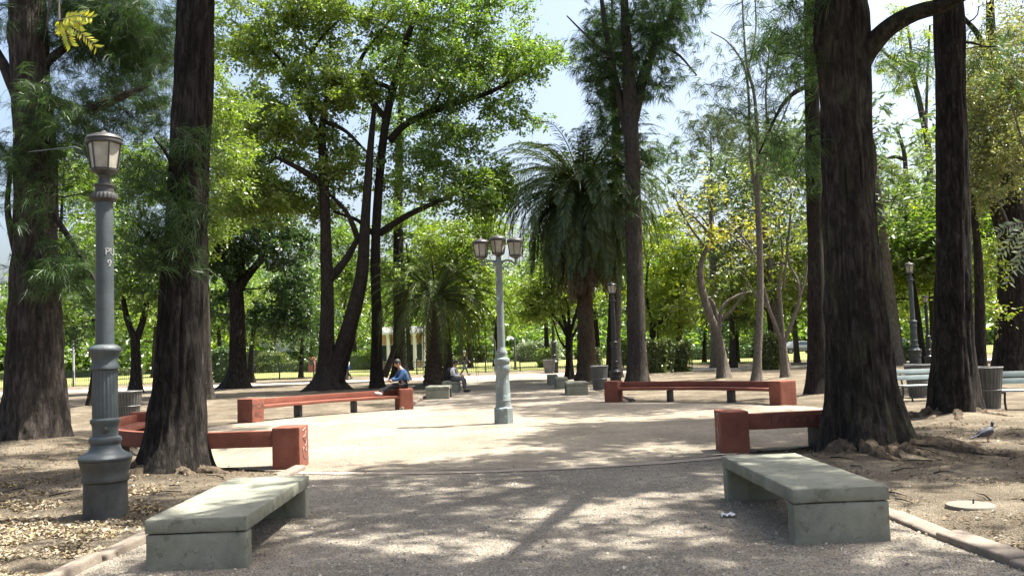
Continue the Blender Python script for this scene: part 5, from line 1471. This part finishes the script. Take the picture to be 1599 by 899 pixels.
mb = MB(); hd = b + Vector((0, 0, .15)) + m3 @ Vector((.145, 0, .085)); mb.tube([hd, hd + Vector((.03, 0, -.004))], [.008, .001], 6); mb.build('beak', M['iron'], t, True)

# ------------------------------------------------------------------ railing
FY = 68.0
fb = Vector((0, FY, 0)); t = thing('railing', 'thin dark metal railing along the far lawn', 'fence', fb)
mb = MB()
x = -62.0
while x < 62:
    mb.box((x, FY, .52), (.018, .018, .95)); x += .16
mb.box((0, FY, .97), (124, .035, .035)); mb.box((0, FY, .12), (124, .035, .035))
mb.build('bars', M['fence'], t)
x = -62.0
while x <= 62:
    m_ = MB(); m_.box((x, FY + .04, .56), (.09, .09, 1.24)); m_.ball((x, FY + .04, 1.2), .06, 8, 6); m_.build('post', M['fence'], t); x += 2.6
b = G(115, 600); t = thing('metal_post', 'pale metal post far left beside the left railing', 'post', b)
mb = MB(); mb.lathe(b, [(.14, -.02), (.14, .05), (.1, .1), (.085, 4.2), (.05, 4.25)], 14); mb.build('shaft', M['wire'], t, True)
mb = MB(); mb.lathe(b, [(.22, -.02), (.22, .1), (.15, .12)], 14); mb.build('footing', M['lid'], t, True)
b = G(805, 577); t = thing('metal_post', 'slim dark post on the lawn edge right of the triple lamp', 'post', b)
mb = MB(); mb.lathe(b, [(.1, -.02), (.09, 2.6), (.06, 2.64)], 10); mb.build('shaft', M['fence'], t, True)
mb = MB(); mb.lathe(b, [(.17, -.02), (.17, .14), (.11, .16)], 10); mb.build('footing', M['fence'], t, True)
b = G(774, 578); t = thing('metal_post', 'slim dark post with bent top left of the triple lamp', 'post', b)
mb = MB(); mb.tube([b + Vector((0, 0, -.05)), b + Vector((0, 0, 2.3)), b + Vector((-.1, 0, 2.6)), b + Vector((-.4, 0, 2.7))], .07, 8); mb.build('shaft', M['fence'], t, True)
mb = MB(); mb.lathe(b, [(.17, -.02), (.17, .14), (.11, .16)], 10); mb.build('footing', M['fence'], t, True)

# ------------------------------------------------------------------ buildings and cars far off
def house(px0, px1, Y, h, depth, wallm, label, name, nwin, wz, wsz, colonnade=False, storeys=1):
    x0, x1 = P(px0, 560, Y).x, P(px1, 560, Y).x
    t = thing(name, label, 'building', Vector(((x0 + x1) / 2, Y + depth / 2, 0)))
    wd = x1 - x0; cx_ = (x0 + x1) / 2
    mb = MB(); mb.box((cx_, Y + depth / 2, h / 2), (wd, depth, h)); mb.build('wall', M[wallm], t)
    mb = MB(); mb.box((cx_, Y + depth / 2, h + .16), (wd + .8, depth + .8, .3)); mb.box((cx_, Y + depth / 2, h + .45), (wd + .3, depth + .3, .28)); mb.build('roof', M['wall_white'], t, True, .03)
    for s_ in range(storeys):
        for i in range(nwin):
            x = x0 + wd * (i + .5) / nwin; z = wz + s_ * 3.0
            mb = MB(); mb.box((x, Y - .01, z), (wsz[0] + .2, .12, wsz[1] + .2)); f = mb.build('window', M['wall_white'], t, True, .01)
            mb = MB(); mb.box((x, Y - .06, z), (wsz[0], .06, wsz[1])); mb.build('pane', M['window'], f)
    if colonnade:
        for i in range(nwin + 1):
            mb = MB(); x = x0 + wd * i / nwin
            mb.lathe((x, Y - 1.4, 0), [(.3, -.02), (.3, .2), (.2, .25), (.17, h - .5), (.26, h - .4), (.26, h - .27)], 14); mb.build('column', M['wall_white'], t, True)
        mb = MB(); mb.box((cx_, Y - .85, h - .13), (wd + .7, 1.65, .24)); mb.build('porch_roof', M['wall_white'], t, True, .02)
house(596, 664, 96, 3.9, 6, 'wall_cream', 'low ochre pavilion with white columns seen between trunks left of centre', 'pavilion', 5, 1.7, (.8, 1.7), True)
house(405, 482, 122, 6.6, 8, 'wall_white', 'two-storey white house seen through the leaves at left', 'house', 6, 1.7, (1.0, 1.4), False, 2)
b = P(487, 560, 92); b.z = 0; t = thing('booth', 'small red booth left of the two-stemmed tree', 'booth', b)
mb = MB(); mb.box(b + Vector((0, 0, .75)), (.6, .6, 1.5)); mb.build('body', M['booth_red'], t, True, .03)
mb = MB(); mb.box(b + Vector((0, 0, 1.55)), (.7, .7, .1), None, .8); mb.build('roof', M['booth_red'], t, True, .02)
mb = MB(); mb.box(b + Vector((0, -.31, 1.05)), (.4, .04, .5)); mb.build('window', M['window'], t)

def car(px, py, mat, label, name='parked_car', van=False, rot=0.0):
    b = G(px, py); t = thing(name, label, 'van' if van else 'car', b)
    L_, Wc = (4.8, 1.9) if van else (4.2, 1.7)
    pr = [(-2.1, .35), (-2.1, .8), (-1.95, .95), (-1.5, 1.0), (-1.0, 1.42), (.6, 1.45), (1.25, .98), (1.95, .85), (2.1, .6), (2.1, .35)] if not van else \
         [(-2.4, .35), (-2.4, 1.95), (-2.2, 2.1), (1.1, 2.1), (1.6, 1.95), (2.1, 1.15), (2.4, 1.0), (2.4, .35)]
    m3 = Matrix.Rotation(rot, 3, 'Z')
    vs = [b + m3 @ Vector((x, s_ * (Wc / 2 - (.18 if z > 1.2 else 0)), z)) for s_ in (-1, 1) for x, z in pr]; k = len(pr)
    fs = [tuple(range(k))[::-1], tuple(range(k, 2 * k))] + [(i, (i + 1) % k, (i + 1) % k + k, i + k) for i in range(k)]
    mb = MB(); mb.add(vs, fs); mb.build('body', M[mat], t, True, .06, 2)
    wn = [[(-.95, 1.0), (-.75, 1.34), (-.2, 1.36), (-.2, 1.0)], [(-.1, 1.0), (-.1, 1.36), (.5, 1.36), (1.0, 1.0)]] if not van else [[(-1.9, 1.25), (-1.9, 1.85), (-.5, 1.85), (-.5, 1.25)], [(-.3, 1.25), (-.3, 1.85), (.8, 1.85), (.8, 1.25)], [(.9, 1.2), (.9, 1.85), (1.5, 1.8), (1.85, 1.2)]]
    for wv in wn:
        for s_ in (-1, 1):
            yb = s_ * (Wc / 2 - .09); n2 = len(wv)
            vs = [b + m3 @ Vector((x, yb + d_ * s_ - (s_ * .06 if z > 1.1 else 0), z)) for d_ in (.0, .10) for x, z in wv]
            mb = MB(); mb.add(vs, [tuple(range(n2)), tuple(range(n2, 2 * n2))] + [(i, (i + 1) % n2, (i + 1) % n2 + n2, i + n2) for i in range(n2)]); mb.build('window', M['window'], t)
    for sx in (-1.3, 1.3):
        for s_ in (-1, 1):
            c = b + m3 @ Vector((sx, s_ * (Wc / 2 - .08), .33)); mb = MB()
            d = m3 @ Vector((0, 1, 0)); mb.tube([c - d * .11, c + d * .11], .33, 18); wh = mb.build('wheel', M['rubber'], t, True)
            mb = MB(); mb.tube([c + d * s_ * .09, c + d * s_ * .125], .19, 12); mb.build('rim', M['wire'], wh, True)
    for s_ in (-1, 1):
        mb = MB(); mb.ball(b + m3 @ Vector((L_ / 2 - .03, s_ * .6, .7)), (.08, .16, .09), 8, 6, m3); mb.build('headlight', M['white_paint'], t, True)
car(1084, 553, 'car_white', 'white van parked beyond the long dark hedge', 'parked_van', True, .1)
car(1248, 552, 'car_grey', 'grey car parked far off behind the vase-shaped bare tree', rot=.05)
car(1398, 549, 'car_dark', 'dark car parked far off between the right trunks', rot=-.05)

# ------------------------------------------------------------------ people
def skin_surface(name, verts, edges, radii, mat, parent, root=0, sub=1):
    me = bpy.data.meshes.new(name); off = root_loc(parent)
    me.from_pydata([tuple(Vector(v) - off) for v in verts], edges, [])
    o = bpy.data.objects.new('tmp', me); COL.objects.link(o)
    md = o.modifiers.new('s', 'SKIN')
    if not me.skin_vertices: me.attributes  # layer is made with the modifier
    sv = me.skin_vertices[0].data
    for i, r in enumerate(radii):
        sv[i].radius = (r, r) if not isinstance(r, tuple) else r; sv[i].use_root = (i == root)
    md.use_smooth_shade = True
    ss = o.modifiers.new('b', 'SUBSURF'); ss.levels = sub; ss.render_levels = sub
    bpy.context.view_layer.update()
    m2 = bpy.data.meshes.new_from_object(o.evaluated_get(bpy.context.evaluated_depsgraph_get()))
    bpy.data.objects.remove(o); m2.name = name
    for p in m2.polygons: p.use_smooth = True
    m2.materials.clear(); m2.materials.append(mat)
    return link(name, m2, parent)

def person(label, loc, yaw, J, top, legs, hair, shoes, sc=1.0, cap=False):
    """J: joints in local metres (x forward, y to the person's left, z up): pelvis chest neck head, shoulder/elbow/wrist and hip/knee/ankle per side"""
    t = thing('person', label, 'person', loc)
    m3 = Matrix.Rotation(yaw, 3, 'Z')
    def w_(p): return loc + m3 @ (Vector(p) * sc)
    pel, che, nek, hed = J['pelvis'], J['chest'], J['neck'], J['head']
    V = [pel, che, nek, hed]; E = [(0, 1), (1, 2), (2, 3)]; Rr = [(.13, .15), (.12, .17), .055, .05]
    for s_ in ('l', 'r'):
        b0 = len(V); V += [J['sh' + s_], J['el' + s_], J['wr' + s_]]; E += [(1, b0), (b0, b0 + 1), (b0 + 1, b0 + 2)]; Rr += [.055, .042, .028]
        b0 = len(V); V += [J['hp' + s_], J['kn' + s_], J['an' + s_]]; E += [(0, b0), (b0, b0 + 1), (b0 + 1, b0 + 2)]; Rr += [.085, .06, .042]
    sk = lambda r: tuple(x * sc for x in r) if isinstance(r, tuple) else r * sc
    body = skin_surface('body', [w_(p) for p in V], E, [sk(r) for r in Rr], M['skin'], t)
    # head, face, hands joined into the body mesh
    mb = MB(); fw = Vector(J.get('look', (1, 0, 0))).normalized(); hc = Vector(hed) + fw * .02 + Vector((0, 0, .05))
    sd = Vector((-fw.y, fw.x, 0)).normalized(); up = fw.cross(sd)
    h3 = Matrix((m3 @ fw, m3 @ sd, m3 @ up)).transposed()
    mb.ball(w_(hc), (.098 * sc, .076 * sc, .12 * sc), 16, 12, h3)
    mb.ball(w_(hc + fw * .10 - up * .01), (.022 * sc, .014 * sc, .026 * sc), 8, 6, h3)
    mb.ball(w_(hc + fw * .085 - up * .055), (.014 * sc, .026 * sc, .009 * sc), 8, 6, h3)
    for q in (-1, 1):
        mb.ball(w_(hc + sd * q * .078), (.02 * sc, .01 * sc, .032 * sc), 8, 6, h3)
        mb.ball(w_(hc + fw * .086 + sd * q * .032 + up * .015), .011 * sc, 6, 5)
    for s_ in ('l', 'r'):
        wr, el = Vector(J['wr' + s_]), Vector(J['el' + s_]); d = (wr - el).normalized()
        o1 = d.orthogonal().normalized(); o2 = d.cross(o1)
        pm = wr + d * .05; mb.ball(w_(pm), (.045 * sc, .045 * sc, .045 * sc), 8, 6)
        for k, ln in zip((-1.5, -.5, .5, 1.5), (.075, .085, .08, .062)):
            a = pm + o1 * k * .018 + d * .03; mb.tube([w_(a), w_(a + d * ln * .5), w_(a + d * ln * .9 + o2 * .025)], [.009 * sc, .0085 * sc, .006 * sc], 5)
        mb.tube([w_(pm + o1 * .03), w_(pm + o1 * .055 + d * .02), w_(pm + o1 * .06 + d * .05)], [.011 * sc, .01 * sc, .007 * sc], 5)
    tmp = mb.build('tmp_head', M['skin'], t, True)
    bm = bmesh.new(); bm.from_mesh(body.data); bm.from_mesh(tmp.data); bm.to_mesh(body.data); bm.free(); bpy.data.objects.remove(tmp)
    # clothes
    V = [Vector(pel) + Vector((0, 0, .0)), che, Vector(nek) * .75 + Vector(che) * .25]; E = [(0, 1), (1, 2)]; Rr = [(.155, .175), (.145, .195), .075]
    for s_ in ('l', 'r'):
        b0 = len(V); V += [J['sh' + s_], J['el' + s_], J['wr' + s_]]; E += [(1, b0), (b0, b0 + 1), (b0 + 1, b0 + 2)]; Rr += [.075, .06, .045]
    skin_surface('jacket', [w_(p) for p in V], E, [sk(r) for r in Rr], M[top], t)
    V = [Vector(pel) + Vector((0, 0, -.01))]; E = []; Rr = [(.14, .16)]
    for s_ in ('l', 'r'):
        b0 = len(V); an = Vector(J['an' + s_]); kn = Vector(J['kn' + s_]); V += [J['hp' + s_], kn, an.lerp(kn, .1)]; E += [(0, b0), (b0, b0 + 1), (b0 + 1, b0 + 2)]; Rr += [.1, .08, .058]
    skin_surface('trousers', [w_(p) for p in V], E, [sk(r) for r in Rr], M[legs], t)
    for s_ in ('l', 'r'):
        mb = MB(); an = Vector(J['an' + s_]); ft = Vector(J.get('ft' + s_, (1, 0, -.15))).normalized()
        s2 = ft.orthogonal().normalized() if abs(ft.z) > .9 else Vector((-ft.y, ft.x, 0)).normalized(); u2 = ft.cross(s2)
        f3 = Matrix((m3 @ ft, m3 @ s2, m3 @ u2)).transposed()
        mb.ball(w_(an + ft * .07 - u2 * .035), (.145 * sc, .05 * sc, .048 * sc), 12, 8, f3); mb.build('shoe', M[shoes], t, True)
    mb = MB(); mb.ball(w_(hc - fw * .018 + up * .03), (.108 * sc, .088 * sc, .112 * sc), 14, 10, h3)
    if cap: mb.ball(w_(hc + fw * .1 + up * .055), (.07 * sc, .06 * sc, .012 * sc), 10, 6, h3)
    mb.build('hat' if cap else 'hair', M[hair], t, True)
    return t, w_
# seated on the end pillar of the far left bench, feet on the seat, looking left
pl, pp, tng, nrm = pFL[0]
loc = Vector((pp.x, pp.y, .64)) + Vector((.02, .0, 0))
seatdir = tng
yaw = math.atan2(seatdir.y, seatdir.x)
J = dict(pelvis=(-.05, 0, .12), chest=(.05, 0, .46), neck=(.12, 0, .62), head=(.18, 0, .70), look=(.9, .1, -.45),
         shl=(.07, .19, .50), ell=(.2, .25, .28), wrl=(.4, .12, .24), shr=(.07, -.19, .50), elr=(.2, -.25, .28), wrr=(.4, -.1, .26),
         hpl=(.04, .10, .08), knl=(.44, .13, .10), anl=(.74, .10, -.11), hpr=(.04, -.10, .08), knr=(.43, -.12, .05), anr=(.82, -.12, -.115),
         ftl=(1, .1, .25), ftr=(1, -.1, .35))
person('person in blue jacket sitting on the end of the far left red bench', loc, yaw, J, 'blue_cloth', 'dark_cloth', 'hair', 'shoe')
sb = sbs[1]; loc = Vector((sb.location.x + .12, sb.location.y - .55, .45))
J = dict(pelvis=(-.05, 0, .12), chest=(.02, 0, .46), neck=(.06, 0, .62), head=(.11, 0, .70), look=(1, 0, -.25),
         shl=(.03, .19, .50), ell=(.12, .23, .24), wrl=(.34, .10, .2), shr=(.03, -.19, .50), elr=(.12, -.23, .24), wrr=(.34, -.1, .2),
         hpl=(.03, .10, .09), knl=(.44, .12, .10), anl=(.47, .12, -.36), hpr=(.03, -.10, .09), knr=(.42, -.12, .10), anr=(.5, -.13, -.36), ftl=(1, .1, -.02), ftr=(1, -.1, -.02))
tp, w_ = person('seated person in white sleeves with black backpack on a block seat by the far path', loc, R(-12), J, 'white_cloth', 'grey_cloth', 'hair', 'dark_cloth')
mb = MB(); mb.ball(w_((-.17, 0, .33)), (.13, .19, .25), 14, 10); bp_ = mb.build('backpack', M['dark_cloth']); tag(bp_, 'black backpack on the back of the seated person in white sleeves', 'backpack')
for q in (-1, 1):
    s_ = MB(); ps, rs = spline([w_((-.12, q * .11, .50)), w_((.0, q * .13, .57)), w_((.15, q * .13, .44)), w_((.04, q * .15, .2))], [.018] * 4, 12); s_.tube(ps, rs, 5); s_.build('strap', M['dark_cloth'], bp_)
J = dict(pelvis=(0, 0, .95), chest=(.02, 0, 1.28), neck=(.03, 0, 1.45), head=(.05, 0, 1.53), look=(1, 0, -.05),
         shl=(.02, .19, 1.34), ell=(-.08, .25, 1.08), wrl=(.02, .27, .84), shr=(.02, -.19, 1.34), elr=(.1, -.25, 1.08), wrr=(.28, -.24, .95),
         hpl=(0, .1, .9), knl=(.18, .1, .5), anl=(.3, .1, .09), hpr=(0, -.1, .9), knr=(-.02, -.1, .48), anr=(-.3, -.1, .12), ftl=(1, .05, .0), ftr=(1, -.05, -.3))
person('grey-haired walker in dark clothes passing the railing left of the triple lamp', G(725, 586), R(20), J, 'dark_cloth', 'grey_cloth', 'hair_grey', 'dark_cloth')
tp, w_ = person('distant walker in white top behind the two-stemmed tree', G(543, 592), R(-160), J, 'white_cloth', 'dark_cloth', 'hair', 'dark_cloth')
mb = MB(); mb.box(w_((.02, .34, .78)), (.3, .12, .3), Matrix.Rotation(R(-160), 3, 'Z')); bg_ = mb.build('shoulder_bag', M['blue_cloth'], None, True, .03); tag(bg_, 'blue bag carried by the distant walker in white', 'bag')
mb = MB(); mb.tube([w_((.02, .34, .9)), w_((.02, .27, 1.2)), w_((.02, .16, 1.42))], .012, 5); mb.build('strap', M['blue_cloth'], bg_)
